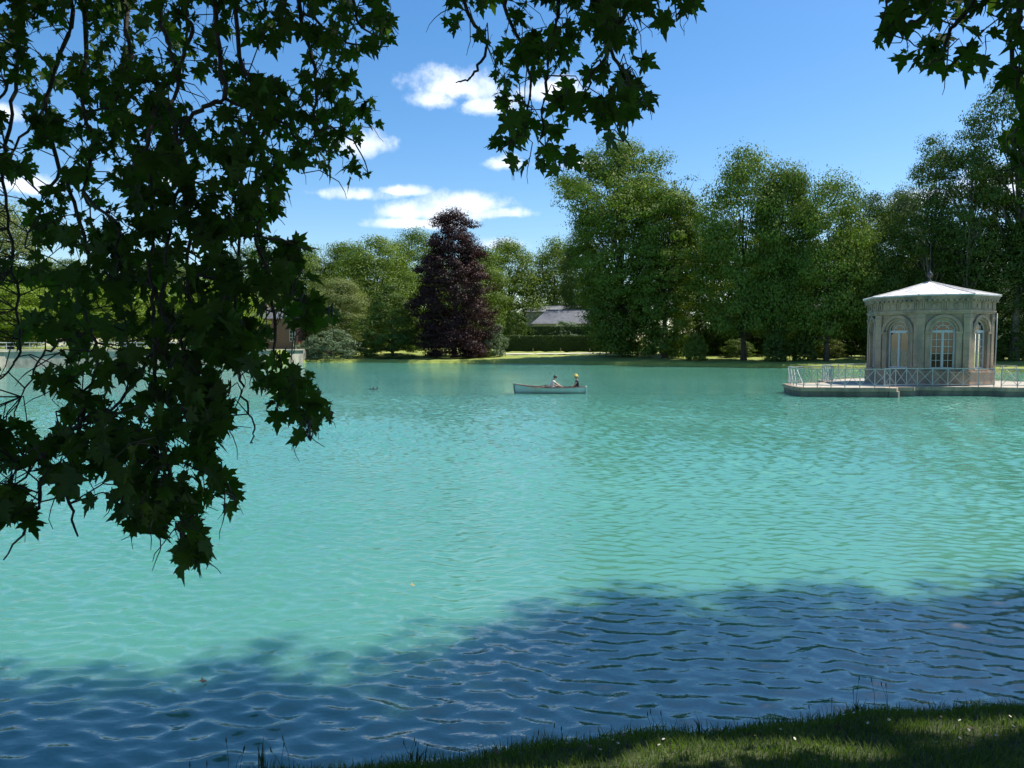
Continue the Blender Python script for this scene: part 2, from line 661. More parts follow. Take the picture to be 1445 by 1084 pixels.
def far_z(x, y):
    d = y - shore_y(x)
    lawn = 0.42 * sstep(0, 0.7, d) + 1.2 * sstep(0.5, 30, d) * np.clip(0.35 + 0.65 * sstep(60, -10, x), 0, 1) - 0.9 * sstep(0.1, -1.0, d)
    quay = np.where(d > 0.45, QUAY_Z - 0.02, -0.9)
    k = sstep(QX - 0.2, QX - 1.6, x)
    return lawn * (1 - k) + quay * k


def ground_sheet():
    xs = np.concatenate([np.arange(-260, -70, 8.0), np.arange(-70, 70, 0.7), np.arange(70, 261, 8.0)])
    ds = np.array([-4, -1.5, -0.6, -0.25, 0, 0.2, 0.42, 0.48, 0.7, 1.2, 2, 3, 4.5, 6, 8, 10.5, 13, 16, 20, 25, 31, 40, 60, 110, 250, 700.0])
    rng = np.random.default_rng(5)
    jit = 0.35 * np.sin(xs * 0.9) * 0.5 + 0.25 * np.sin(xs * 2.3 + 1) + 0.15 * rng.normal(size=len(xs))
    jit = np.where(xs < QX + 2, 0, jit)
    X = np.repeat(xs[:, None], len(ds), 1)
    D = np.repeat(ds[None, :], len(xs), 0)
    Y = shore_y(X) + D + jit[:, None] * np.exp(-np.maximum(D, 0) / 3.0)
    Z = far_z(X, Y - jit[:, None] * np.exp(-np.maximum(D, 0) / 3.0))
    Z = Z + np.where((D > 0.6) & (X > QX), 0.05 * np.sin(X * 1.7 + D) + 0.04 * rng.normal(size=X.shape) * (D < 32), 0)
    n, m = X.shape
    V = np.stack([X, Y, Z], -1).reshape(-1, 3)
    idx = np.arange(n * m).reshape(n, m)
    F = np.stack([idx[:-1, :-1], idx[1:, :-1], idx[1:, 1:], idx[:-1, 1:]], -1).reshape(-1, 4)
    me = np_mesh('ground', V, F)
    me.polygons.foreach_set('use_smooth', [True] * len(me.polygons))
    o = obj('ground', me, 'lawn')
    tag(o, kind='structure')


ground_sheet()

# water sheet: real ripples over the open lake in front of the eye, flat sheet further off
def lake():
    rng = np.random.default_rng(42)
    rows, y = [-60.0, -20.0, 0.0, 2.0], 3.4
    while y < 44:
        rows.append(y)
        y += 0.035 + 0.0026 * max(0, y - 12)
    rows += [45, 47, 50, 55, 62, 75, 90, 120, 180, 320]
    rows = np.array(rows)
    us = np.concatenate([[-6.6, -2.5, -1.5, -1.1, -.9], np.arange(-.79, .791, .0025), [.9, 1.1, 1.5, 2.5, 6.6]])
    ye = np.clip(rows, 3.4, 62)
    Y0 = np.repeat(rows[:, None], len(us), 1)
    X0 = us[None, :] * (ye[:, None] + 3)
    dist = np.clip(Y0, 0, 200)
    spacing = np.maximum(0.035 + 0.0026 * np.clip(dist - 12, 0, 60), .0025 * (np.clip(Y0, 3.4, 62) + 3))
    edge = sstep(.88, .78, np.abs(us))[None, :] * sstep(3.0, 3.6, Y0) * sstep(44, 36, Y0)
    n = 64
    lam = np.exp(rng.uniform(math.log(.11), math.log(.8), n))
    wgt = np.exp(-(np.log(lam / .205) / .55) ** 2)
    ang = rng.normal(size=n) * R(31) + R(98)
    slope = wgt * rng.uniform(.6, 1.3, n)
    slope *= 0.245 / math.sqrt((slope ** 2).sum() / 2)
    ph = rng.uniform(0, 6.283, n)
    open_ = 0.74 + 0.42 * sstep(8, 26, Y0)
    gust = 1 + .22 * np.sin(X0 * .31 + .8 * np.sin(Y0 * .23)) * np.sin(Y0 * .41 + 1.3) + .15 * np.sin(X0 * .9 + Y0 * .5)
    amp = edge * open_ * gust
    Z = np.zeros_like(X0)
    DX, DY = np.zeros_like(X0), np.zeros_like(X0)
    for i in range(n):
        k = 2 * math.pi / lam[i]
        dx, dy = math.cos(ang[i]), math.sin(ang[i])
        lod = sstep(2.2, 4.0, lam[i] / spacing)
        p = k * (dx * X0 + dy * Y0) + ph[i] + .5 * np.sin(.7 * X0 + i) * np.sin(.55 * Y0 + 2 * i)
        A = slope[i] / k * amp * lod
        Z += A * np.cos(p)
        DX -= .85 * dx * A * np.sin(p)
        DY -= .85 * dy * A * np.sin(p)
    V = np.stack([X0 + DX, Y0 + DY, Z], -1).reshape(-1, 3)
    m = len(us)
    idx = np.arange(V.shape[0]).reshape(len(rows), m)
    F = np.stack([idx[:-1, :-1], idx[:-1, 1:], idx[1:, 1:], idx[1:, :-1]], -1).reshape(-1, 4)
    me = np_mesh('water', V, F)
    me.polygons.foreach_set('use_smooth', [True] * len(me.polygons))
    tag(obj('water', me, 'lake_water'), kind='structure')


lake()
# lake floor under it, so that the sheet never hangs over nothing
bd = MB()
bd.add([(-400, -60, -1.2), (400, -60, -1.2), (400, 320, -1.2), (-400, 320, -1.2)], [(0, 1, 2, 3)])
tag(bd.build('lake_bed', 'turf_soil'), kind='structure')

EDGE_PX = [(-500, 1290), (0, 1150), (250, 1108), (440, 1082), (600, 1062), (800, 1043), (1000, 1020), (1200, 1004), (1445, 985), (1700, 972), (2300, 950)]
_ep = [G(a, b, 0.16) for a, b in EDGE_PX]
_ex = np.array([p.x for p in _ep])
_ey = np.array([p.y for p in _ep])


def edge_y(x):
    return np.interp(x, _ex, _ey) + 0.045 * np.sin(x * 3.1) + 0.03 * np.sin(x * 7.7 + 1)


def near_z(x, y):
    d = edge_y(x) - y
    return np.where(d > 0, 0.10 + 0.10 * sstep(0, 0.35, d) + 0.21 * np.clip(d, 0, 5.2), 0.10 - 0.55 * sstep(0, 0.35, -d)) \
        + 0.02 * np.sin(x * 2.1 + y * 1.3) * sstep(0.1, 0.6, d)


def near_bank():
    xs = np.concatenate([np.arange(-40, -8, 2.0), np.arange(-8, 12, 0.12), np.arange(12, 41, 2.0)])
    ds = np.array([-0.8, -0.35, -0.2, -0.1, 0, 0.06, 0.12, 0.2, 0.3, 0.45, 0.6, 0.8, 1.0, 1.3, 1.7, 2.2, 3, 4, 5.2, 7, 10, 16, 30, 60])
    X = np.repeat(xs[:, None], len(ds), 1)
    Y = edge_y(X) - ds[None, :]
    Z = near_z(X, Y)
    n, m = X.shape
    V = np.stack([X, Y, Z], -1).reshape(-1, 3)
    idx = np.arange(n * m).reshape(n, m)
    F = np.stack([idx[:-1, :-1], idx[:-1, 1:], idx[1:, 1:], idx[1:, :-1]], -1).reshape(-1, 4)
    me = np_mesh('near_bank', V, F)
    me.polygons.foreach_set('use_smooth', [True] * len(me.polygons))
    tag(obj('near_bank', me, 'turf_soil'), kind='structure')


near_bank()


def far_path():
    mb = MB()
    pts = []
    for px in range(690, 1460, 20):
        y = 128 - (px - 690) * 0.030
        x = (px - 722.5) / FPX * y
        pts.append((x, y))
    for i in range(len(pts) - 1):
        (x0, y0), (x1, y1) = pts[i], pts[i + 1]
        q = [(x0, y0 - 1.3), (x1, y1 - 1.3), (x1, y1 + 1.3), (x0, y0 + 1.3)]
        mb.add([(a, b, float(far_z(a, b)) + 0.10) for a, b in q], [(0, 1, 2, 3)])
    tag(mb.build('path', 'gravel'), kind='structure')


far_path()

# ------------------------------------------------------------------ trees of the far bank
PROF = {
    'round': [(0.14, .45), (.25, .85), (.45, 1), (.68, .92), (.85, .66), (.95, .38), (1, .12)],
    'full': [(0.02, .62), (.15, .88), (.38, 1), (.62, .88), (.82, .60), (.95, .34), (1, .10)],
    'cone': [(0.03, .75), (.18, 1), (.45, .86), (.7, .58), (.88, .30), (1, .05)],
    'tall': [(0.30, .30), (.42, .70), (.62, 1), (.8, .92), (.92, .6), (1, .15)],
    'beech': [(.01, .80), (.18, .94), (.40, 1), (.58, .92), (.68, .68), (.84, .60), (.95, .46), (1, .15)],
    'shrub': [(0.0, .78), (.25, 1), (.55, .95), (.8, .70), (.95, .38), (1, .12)],
    'linden': [(.02, .40), (.12, .46), (.25, .60), (.38, .90), (.46, 1), (.58, 1), (.70, .88), (.82, .80), (.93, .58), (1, .2)],
}


def leaf_cards(rng, C, N, size, aspect=0.62):
    """rhombic leaves at centres C with normals N"""
    n = len(C)
    t = rng.normal(size=(n, 3))
    t -= (t * N).sum(1)[:, None] * N
    t /= np.linalg.norm(t, axis=1)[:, None] + 1e-9
    b = np.cross(N, t)
    L = size * rng.uniform(0.65, 1.25, n)[:, None]
    W = L * aspect
    v0 = C - t * L * .5
    v1 = C + b * W * .5 - t * L * 0.08 + N * L * 0.10
    v2 = C + t * L * .5
    v3 = C - b * W * .5 - t * L * 0.08 + N * L * 0.10
    V = np.stack([v0, v1, v2, v3], 1).reshape(-1, 3)
    F = np.arange(n * 4).reshape(n, 4)
    return V, F


def crown_clumps(rng, H, W, prof, ncl, lump=0.22):
    pt = np.array([p[0] for p in prof])
    pr = np.array([p[1] for p in prof])
    ks = [(rng.integers(1, 4), rng.uniform(1, 7), rng.uniform(0, 6.28), rng.uniform(.5, 1)) for _ in range(7)]
    tt = rng.uniform(pt[0], 1, ncl * 4)
    keep = rng.uniform(0, 1, len(tt)) < np.interp(tt, pt, pr) + 0.12
    tt = tt[keep][:ncl]
    th = rng.uniform(0, 2 * math.pi, len(tt))
    nz = sum(a * np.sin(k * th + f * 4 * tt + ph) for k, f, ph, a in ks) / 3.0
    rr = np.interp(tt, pt, pr) * W / 2 * (1 + lump * nz)
    rad = rng.uniform(0, 1, len(tt)) ** 0.42
    rad = 0.30 + 0.70 * rad
    x, y = rr * rad * np.cos(th), rr * rad * np.sin(th)
    z = tt * H + rng.normal(size=len(tt)) * 0.012 * H
    return np.stack([x, y, z], 1), rad


def tree_meshes(seed, H, W, kind, ncl, lpc, leaf, trunk_r=None, clump=0.085, nbr=26, lean=0.0, flat=0.62, lump=0.22, aspect=0.62):
    rng = np.random.default_rng(seed)
    C, rad = crown_clumps(rng, H, W, PROF[kind], ncl, lump)
    C[:, 0] += lean * H * (C[:, 2] / H) ** 2
    n = len(C)
    rc = clump * min(H, W * 1.6) * rng.uniform(0.55, 1.25, n)
    ci = np.repeat(np.arange(n), lpc)
    d = rng.normal(size=(n * lpc, 3))
    d /= np.linalg.norm(d, axis=1)[:, None]
    low = d[:, 2] < 0
    d[low, 2] *= 0.55
    rr = rng.uniform(0.30, 1, len(d)) ** 0.4 * (1 + 0.16 * rng.normal(size=len(d)))
    off = d * rr[:, None] * rc[ci][:, None]
    off[:, 2] *= flat
    Pn = C[ci] + off
    out = C[ci].copy()
    out[:, 2] = 0
    out /= np.linalg.norm(out, axis=1)[:, None] + 1e-6
    N = d * 0.9 + out * 0.25 + np.array([0, 0, 0.30]) + rng.normal(size=d.shape) * 0.36
    N /= np.linalg.norm(N, axis=1)[:, None]
    ok = Pn[:, 2] > 0.15
    V, F = leaf_cards(rng, Pn[ok], N[ok], leaf, aspect)
    foliage = np_mesh('crown', V, F)
    # wood
    mb = MB()
    tr = trunk_r or 0.019 * H
    top = 0.80 * H
    pts = []
    for i in range(9):
        t = i / 8
        pts.append(Vector((lean * H * (t * .8) ** 2 + 0.010 * H * math.sin(3.1 * t + seed), 0.010 * H * math.sin(2.3 * t + 2 * seed), t * top - 0.3)))
    mb.tube(pts, [tr * (1.35 if i == 0 else 1.0) * (1 - 0.86 * i / 8) for i in range(9)], 9)
    tm = mb.mesh('trunk', True)
    mb = MB()
    sel = rng.permutation(n)[:nbr]
    for j in sel:
        e = Vector(C[j])
        hz = min(max(e.z * rng.uniform(.45, .8), 0.10 * H), top * .95)
        t = hz / top
        s = Vector((lean * H * (t * .8) ** 2 + 0.010 * H * math.sin(3.1 * t + seed), 0.010 * H * math.sin(2.3 * t + 2 * seed), hz))
        m1 = s.lerp(e, 0.4) + Vector((0, 0, 0.02 * H))
        m2 = s.lerp(e, 0.75) + Vector((rng.normal() * .02 * H, rng.normal() * .02 * H, 0.02 * H))
        r0 = tr * (1 - 0.8 * t) * 0.5
        mb.tube([s, m1, m2, e], [r0, r0 * .7, r0 * .42, r0 * .12], 5)
    bm = mb.mesh('limb', True)
    return foliage, tm, bm


def put_tree(name, label, meshes, loc, sx, sz, leafmat, rz=0.0, group='trees along the far bank', bark='bark', cat='tree', crown='crown'):
    o = thing(name, label, cat, loc, rz, group)
    o.scale = (sx, sx, sz)
    for me, nm, mt in zip(meshes, (crown, 'trunk', 'limb'), (leafmat, bark, bark)):
        if len(me.materials) == 0:
            me.materials.append(MATS[mt])
        c = obj(nm, me, None, o)
        setmat(c, mt)
    return o


VAR = {}
for i in range(3):
    VAR['round%d' % i] = (tree_meshes(11 + i, 20, 13, 'round', 250, 190, 0.29, clump=0.115), 20, 13)
for i in range(2):
    VAR['full%d' % i] = (tree_meshes(31 + i, 20, 12, 'full', 250, 190, 0.29, clump=0.115), 20, 12)
for i in range(2):
    VAR['tall%d' % i] = (tree_meshes(51 + i, 28, 12, 'tall', 160, 170, 0.29, clump=0.10, nbr=46, lump=.4), 28, 12)
VAR['cone0'] = (tree_meshes(61, 14, 11, 'cone', 240, 140, 0.26, clump=0.09), 14, 11)
VAR['shrub0'] = (tree_meshes(71, 4, 6, 'shrub', 170, 60, 0.20, trunk_r=0.12, clump=0.14, nbr=14), 4, 6)
VAR['shrub1'] = (tree_meshes(72, 4, 5, 'shrub', 170, 60, 0.19, trunk_r=0.12, clump=0.14, nbr=14), 4, 5)
VAR['linden'] = (tree_meshes(81, 31, 17, 'linden', 430, 230, 0.34, clump=0.085, nbr=60, lump=.40), 31, 17)
VAR['linden2'] = (tree_meshes(82, 25, 13, 'linden', 300, 210, 0.34, clump=0.09, nbr=40, lump=.26), 25, 13)
VAR['beech'] = (tree_meshes(91, 24, 13.5, 'beech', 420, 200, 0.29, clump=0.078, nbr=50, lump=.22), 24, 13.5)
VAR['sparse'] = (tree_meshes(93, 28, 11, 'tall', 70, 26, 0.34, clump=0.06, nbr=70, lump=.4), 28, 11)

# px, top py, width px, distance, shape, leaf material, label
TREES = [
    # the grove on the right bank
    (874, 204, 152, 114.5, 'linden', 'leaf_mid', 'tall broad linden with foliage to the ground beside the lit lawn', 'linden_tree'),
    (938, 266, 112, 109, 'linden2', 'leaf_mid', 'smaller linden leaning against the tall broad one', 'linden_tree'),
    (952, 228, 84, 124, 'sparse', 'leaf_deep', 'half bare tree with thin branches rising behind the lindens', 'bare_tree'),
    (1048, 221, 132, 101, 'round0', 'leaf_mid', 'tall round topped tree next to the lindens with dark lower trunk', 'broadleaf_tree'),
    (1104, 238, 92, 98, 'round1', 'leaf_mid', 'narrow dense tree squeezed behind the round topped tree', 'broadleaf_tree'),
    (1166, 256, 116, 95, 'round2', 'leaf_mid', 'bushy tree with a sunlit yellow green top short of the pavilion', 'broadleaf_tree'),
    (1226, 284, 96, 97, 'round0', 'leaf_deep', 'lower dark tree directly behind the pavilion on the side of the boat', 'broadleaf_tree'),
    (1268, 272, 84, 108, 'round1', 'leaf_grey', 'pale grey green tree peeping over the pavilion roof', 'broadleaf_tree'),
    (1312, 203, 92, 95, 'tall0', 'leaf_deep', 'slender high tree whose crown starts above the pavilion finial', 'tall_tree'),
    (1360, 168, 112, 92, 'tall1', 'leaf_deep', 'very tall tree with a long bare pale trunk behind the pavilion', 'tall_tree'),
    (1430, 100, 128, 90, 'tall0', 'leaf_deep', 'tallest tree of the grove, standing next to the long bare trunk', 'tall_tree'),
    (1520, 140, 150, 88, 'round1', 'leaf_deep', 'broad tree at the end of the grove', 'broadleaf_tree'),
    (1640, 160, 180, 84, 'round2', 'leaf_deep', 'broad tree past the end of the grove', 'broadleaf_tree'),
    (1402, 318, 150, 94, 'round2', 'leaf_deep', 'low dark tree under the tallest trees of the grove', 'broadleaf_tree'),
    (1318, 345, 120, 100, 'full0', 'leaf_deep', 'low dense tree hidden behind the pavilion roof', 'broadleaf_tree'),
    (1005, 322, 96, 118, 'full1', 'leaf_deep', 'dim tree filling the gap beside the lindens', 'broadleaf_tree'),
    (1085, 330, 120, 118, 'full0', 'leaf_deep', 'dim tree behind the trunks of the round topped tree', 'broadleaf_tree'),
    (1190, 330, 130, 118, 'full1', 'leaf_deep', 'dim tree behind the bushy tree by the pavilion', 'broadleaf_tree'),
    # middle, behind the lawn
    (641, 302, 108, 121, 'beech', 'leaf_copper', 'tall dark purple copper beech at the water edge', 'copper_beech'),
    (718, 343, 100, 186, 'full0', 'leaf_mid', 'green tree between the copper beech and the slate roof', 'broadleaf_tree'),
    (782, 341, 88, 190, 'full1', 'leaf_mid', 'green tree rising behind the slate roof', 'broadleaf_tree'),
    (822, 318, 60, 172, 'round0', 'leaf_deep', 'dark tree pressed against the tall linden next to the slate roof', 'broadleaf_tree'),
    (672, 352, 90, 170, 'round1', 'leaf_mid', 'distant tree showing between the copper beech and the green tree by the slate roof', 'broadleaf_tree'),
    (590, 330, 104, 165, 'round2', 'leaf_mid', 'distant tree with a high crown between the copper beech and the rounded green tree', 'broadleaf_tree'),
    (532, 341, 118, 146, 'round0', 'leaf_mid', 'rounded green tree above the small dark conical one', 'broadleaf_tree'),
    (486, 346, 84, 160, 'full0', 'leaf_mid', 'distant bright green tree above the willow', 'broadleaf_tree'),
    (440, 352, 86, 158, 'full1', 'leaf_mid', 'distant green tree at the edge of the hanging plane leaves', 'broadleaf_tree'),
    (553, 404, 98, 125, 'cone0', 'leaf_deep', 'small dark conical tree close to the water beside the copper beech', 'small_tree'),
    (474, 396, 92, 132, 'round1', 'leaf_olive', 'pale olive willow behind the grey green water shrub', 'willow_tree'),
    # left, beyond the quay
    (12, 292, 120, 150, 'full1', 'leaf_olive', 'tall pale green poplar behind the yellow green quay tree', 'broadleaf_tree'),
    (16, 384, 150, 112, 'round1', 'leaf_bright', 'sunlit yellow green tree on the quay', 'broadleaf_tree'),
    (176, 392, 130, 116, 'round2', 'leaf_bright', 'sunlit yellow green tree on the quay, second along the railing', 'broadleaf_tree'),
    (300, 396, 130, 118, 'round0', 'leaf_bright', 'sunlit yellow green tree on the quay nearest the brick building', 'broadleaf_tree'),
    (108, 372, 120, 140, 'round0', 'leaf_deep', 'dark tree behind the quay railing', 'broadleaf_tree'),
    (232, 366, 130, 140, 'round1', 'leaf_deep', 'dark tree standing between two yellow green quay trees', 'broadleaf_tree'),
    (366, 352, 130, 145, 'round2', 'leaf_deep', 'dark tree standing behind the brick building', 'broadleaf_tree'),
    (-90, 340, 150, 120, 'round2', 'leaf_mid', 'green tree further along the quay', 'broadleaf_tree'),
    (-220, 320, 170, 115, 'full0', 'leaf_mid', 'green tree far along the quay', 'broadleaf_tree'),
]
rt = random.Random(3)
for (px, top, w, D, shp, lm, label, nm) in TREES:
    ms, H0, W0 = VAR[shp]
    x = (px - 722.5) / FPX * D
    z0 = float(far_z(x, D)) - 0.05
    H = P(px, top, D).z - z0
    W = w * D / FPX
    bark = 'bark_pale' if nm == 'tall_tree' else 'bark'
    put_tree(nm, label, ms, (x, D, z0), W / W0, H / (H0 * 0.99), lm, rt.uniform(0, 6.28), bark=bark)

# shrubs: px, base distance, top py, width px
SHRUBS = [
    (468, 119.6, 466, 80, 'shrub0', 'leaf_grey', 'rounded grey green shrub hanging over the water at the quay end', 'shrub'),
    (440, 117.8, 476, 34, 'shrub1', 'leaf_grey', 'small grey green shrub in front of the quay end', 'shrub'),
    (560, 119.5, 498, 60, 'shrub1', 'leaf_olive', 'low yellow green bush at the foot of the conical tree', 'shrub'),
    (698, 123, 456, 34, 'shrub1', 'leaf_flower', 'pale flowering shrub beside the copper beech', 'shrub'),
    (728, 148, 440, 40, 'shrub0', 'leaf_deep', 'dark evergreen bush at the end of the hedge', 'shrub'),
    (795, 152, 453, 54, 'shrub1', 'leaf_flower', 'domed white flowering bush below the slate roof', 'shrub'),
    (843, 147, 460, 30, 'shrub0', 'leaf_olive', 'small olive bush between hedge and linden', 'shrub'),
    (982, 101, 470, 36, 'shrub0', 'leaf_mid', 'small round bush between the lindens and the round topped tree', 'shrub'),
    (1095, 96, 462, 40, 'shrub1', 'leaf_deep', 'dark bush at the foot of the narrow dense tree', 'shrub'),
    (1134, 96, 466, 36, 'shrub0', 'leaf_deep', 'dark bush short of the pavilion landing', 'shrub'),
    (1170, 103, 474, 40, 'shrub1', 'leaf_olive', 'yellowish bush in the gap between the trunks beside the pavilion', 'shrub'),
    (1428, 90, 470, 60, 'shrub0', 'leaf_deep', 'dark bush behind the terrace, under the tallest trees', 'shrub'),
    (1040, 108, 478, 44, 'shrub1', 'leaf_deep', 'low dark bush under the round topped tree', 'shrub'),
    (682, 121, 489, 26, 'shrub0', 'leaf_deep', 'tiny bush on the bank beside the copper beech', 'shrub'),
]
for (px, D, top, w, shp, lm, label, nm) in SHRUBS:
    ms, H0, W0 = VAR[shp]
    x = (px - 722.5) / FPX * D
    z0 = float(far_z(x, D)) - 0.1
    H = P(px, top, D).z - z0
    put_tree(nm, label, ms, (x, D, z0), w * D / FPX / W0, H / (H0 * 1.02), lm, rt.uniform(0, 6.28), 'shrubs of the far bank', cat='shrub', crown='foliage')


def far_wood():
    rng = np.random.default_rng(99)
    Vs, Fs, off = [], [], 0
    cen = []
    for i in range(90):
        x = -230 + 460 * i / 89 + rng.normal() * 2
        y = 205 + rng.uniform(-14, 14)
        h = rng.uniform(16, 23)
        for k in range(34):
            t = rng.uniform(0.05, 1)
            r = 5.0 * math.sin(math.pi * min(1, .25 + .75 * t) * .92) + 1
            a = rng.uniform(0, 6.28)
            cen.append((x + r * math.cos(a), y + r * math.sin(a), 1 + t * h))
    C = np.array(cen)
    ci = np.repeat(np.arange(len(C)), 26)
    d = rng.normal(size=(len(ci), 3))
    d /= np.linalg.norm(d, axis=1)[:, None]
    Pn = C[ci] + d * 1.7 * rng.uniform(.4, 1.1, len(d))[:, None]
    N = d + np.array([0, 0, .4]) + rng.normal(size=d.shape) * .4
    N /= np.linalg.norm(N, axis=1)[:, None]
    V, F = leaf_cards(rng, Pn, N, 0.85)
    o = obj('distant_wood', np_mesh('distant_wood', V, F), 'leaf_deep')
    tag(o, 'dense green wood closing the view behind the park trees', 'wood', kind='stuff')


far_wood()


# ------------------------------------------------------------------ hedges, stakes, houses, quay
def hedge(label, a, b, thick, h, seed, mat='leaf_hedge'):
    a, b = Vector(a), Vector(b)
    L = (b - a).length
    ang = math.atan2(b.y - a.y, b.x - a.x)
    o = thing('hedge', label, 'hedge', (a.x, a.y, a.z - 0.1), ang, 'clipped hedges behind the lawn')
    core = MB().box((L / 2, 0, h / 2 - 0.05), (L - 0.3, thick - 0.3, h - 0.1))
    core.build('branches', 'leaf_hedge', o)
    rng = np.random.default_rng(seed)
    n = int((L * h * 2 + L * thick) * (55 if h < 4 else 28))
    s = rng.uniform(0, 1, n)
    wtop = thick / (thick + 2 * h)
    x = rng.uniform(0, L, n)
    side = np.where(rng.uniform(0, 1, n) < .5, -1.0, 1.0)
    y = np.where(s < wtop, rng.uniform(-thick / 2, thick / 2, n), side * thick / 2)
    z = np.where(s < wtop, h, rng.uniform(0, h, n))
    N = np.stack([rng.normal(size=n) * .35, np.where(s < wtop, 0, side) + rng.normal(size=n) * .45, np.where(s < wtop, 1, 0.2) + rng.normal(size=n) * .4], 1)
    N /= np.linalg.norm(N, axis=1)[:, None]
    C = np.stack([x, y, z], 1) + rng.normal(size=(n, 3)) * 0.06
    V, F = leaf_cards(rng, C, N, 0.24)
    obj('foliage', np_mesh('foliage', V, F), mat, o)
    return o


def on_far(px, D):
    x = (px - 722.5) / FPX * D
    return Vector((x, D, float(far_z(x, D))))


hedge('tall dark hedge closing the park behind the willow and the copper beech', on_far(395, 182), on_far(715, 182), 2.5, 5.5, 9)
hedge('low clipped hedge running along the path behind the lit lawn', on_far(706, 136), on_far(868, 136), 1.4, P(790, 473, 136).z - 1.55, 4)
hedge('second taller hedge below the slate roof', on_far(742, 150), on_far(870, 150), 1.6, P(790, 460, 150).z - 1.55, 5)
hedge('shaded hedge behind the tree trunks between lindens and pavilion', on_far(930, 122), on_far(1260, 116), 1.5, 2.6, 6)
hedge('shaded hedge behind the pavilion under the tallest trees', on_far(1262, 112), on_far(1520, 104), 1.5, 2.6, 7)

for i, px in enumerate((711, 752, 791, 832, 1010, 1068)):
    p = on_far(px, 131.5 - max(0, px - 800) * 0.06)
    mb = MB().tube([(0, 0, -0.2), (0.01, 0, 0.35), (0, 0, 0.72)], [0.075, 0.07, 0.06], 7)
    o = mb.build('wooden_stake', 'stake_wood')
    o.location = p
    tag(o, 'short wooden stake marking the lawn edge along the gravel path', 'stake', 'stakes along the path')


def hip_house(name, label, a, b, depth, wall_h, roof_h, base, wall='plaster', roof='slate', nwin=5, overhang=0.4):
    """long low building: a,b front corners in plan"""
    a, b = Vector((a[0], a[1], 0)), Vector((b[0], b[1], 0))
    L = (b - a).length
    ang = math.atan2(b.y - a.y, b.x - a.x)
    o = thing(name, label, 'building', (a.x, a.y, base), ang)
    mb = MB().box((L / 2, depth / 2, wall_h / 2 - 0.2), (L, depth, wall_h + 0.4))
    mb.build('wall', wall, o)
    q = overhang
    hip = min(depth * 0.3, L * .2)
    vs = [(-q, -q, wall_h), (L + q, -q, wall_h), (L + q, depth + q, wall_h), (-q, depth + q, wall_h),
          (hip, depth / 2, wall_h + roof_h), (L - hip, depth / 2, wall_h + roof_h)]
    r = MB().add(vs, [(0, 1, 5, 4), (1, 2, 5), (2, 3, 4, 5), (3, 0, 4), (3, 2, 1, 0)]).build('roof', roof, o)
    MB().bar((hip - .2, depth / 2, wall_h + roof_h + .04), (L - hip + .2, depth / 2, wall_h + roof_h + .04), .3, .16).build('ridge', 'lead_grey', r)
    for i in range(nwin):
        x = L * (i + .5) / nwin
        w = MB().box((x, -0.02, wall_h * .5), (1.1, 0.1, 1.5)).build('window', 'white_paint', o)
        for sx in (-.26, .26):
            MB().box((x + sx, -0.08, wall_h * .5), (.42, 0.03, 1.32)).build('pane', 'glass_dark', w)
    return o


# slate roofs over the hedge
pa, pb = P(752, 458, 162), P(872, 458, 160)
hip_house('stable_building', 'long low building with a grey slate hipped roof behind the hedges', pa, pb, 9, 3.6, P(800, 439, 166).z - P(800, 457, 162).z + .2, P(800, 457, 162).z - 3.6)
pa, pb = P(742, 440, 178), P(900, 440, 178)
hip_house('stable_building', 'higher rear building whose flat grey roof shows above the slate one', pa, pb, 8, 6.0, P(800, 432, 182).z - P(800, 440, 178).z + .1, P(800, 440, 178).z - 6.0, roof='lead_grey')
pa, pb = P(1015, 442, 135), P(1180, 442, 132)
hip_house('park_house', 'pale plastered house glimpsed between the dark trunks of the grove', pa, pb, 8, 4.6, 2.4, P(1090, 442, 134).z - 4.6, nwin=6)
pa, pb = P(1215, 392, 136), P(1470, 392, 130)
hip_house('park_house', 'tall pale house with slate roof showing in gaps above the pavilion', pa, pb, 9, 12, 4.0, P(1300, 392, 134).z - 12, nwin=7)


def brick_house():
    a = P(352, 492, 128)
    o = thing('brick_building', 'small brown brick building with white window at the quay end', 'building', (a.x, 128, QUAY_Z - .05), R(-4))
    L, D, H = 8.6, 5, 5.2
    MB().box((L / 2, D / 2, H / 2), (L, D, H)).build('wall', 'brick', o)
    r = MB().add([(-.3, -.3, H), (L + .3, -.3, H), (L + .3, D + .3, H), (-.3, D + .3, H), (1.6, D / 2, H + 2), (L - 1.6, D / 2, H + 2)],
                 [(0, 1, 5, 4), (1, 2, 5), (2, 3, 4, 5), (3, 0, 4), (3, 2, 1, 0)]).build('roof', 'slate', o)
    MB().box((2, D / 2, H + 2.0), (.7, .7, 1.5)).build('chimney', 'brick', r)
    for x in (1.6, 4.2, 7.6):
        w = MB().box((x, -.02, 2.3), (1.05, .12, 2.0)).build('window', 'white_paint', o)
        for k in range(2):
            for j in range(3):
                MB().box((x - .23 + .46 * k, -.09, 1.68 + .62 * j), (.36, .03, .5)).build('pane', 'glass_dark', w)


brick_house()


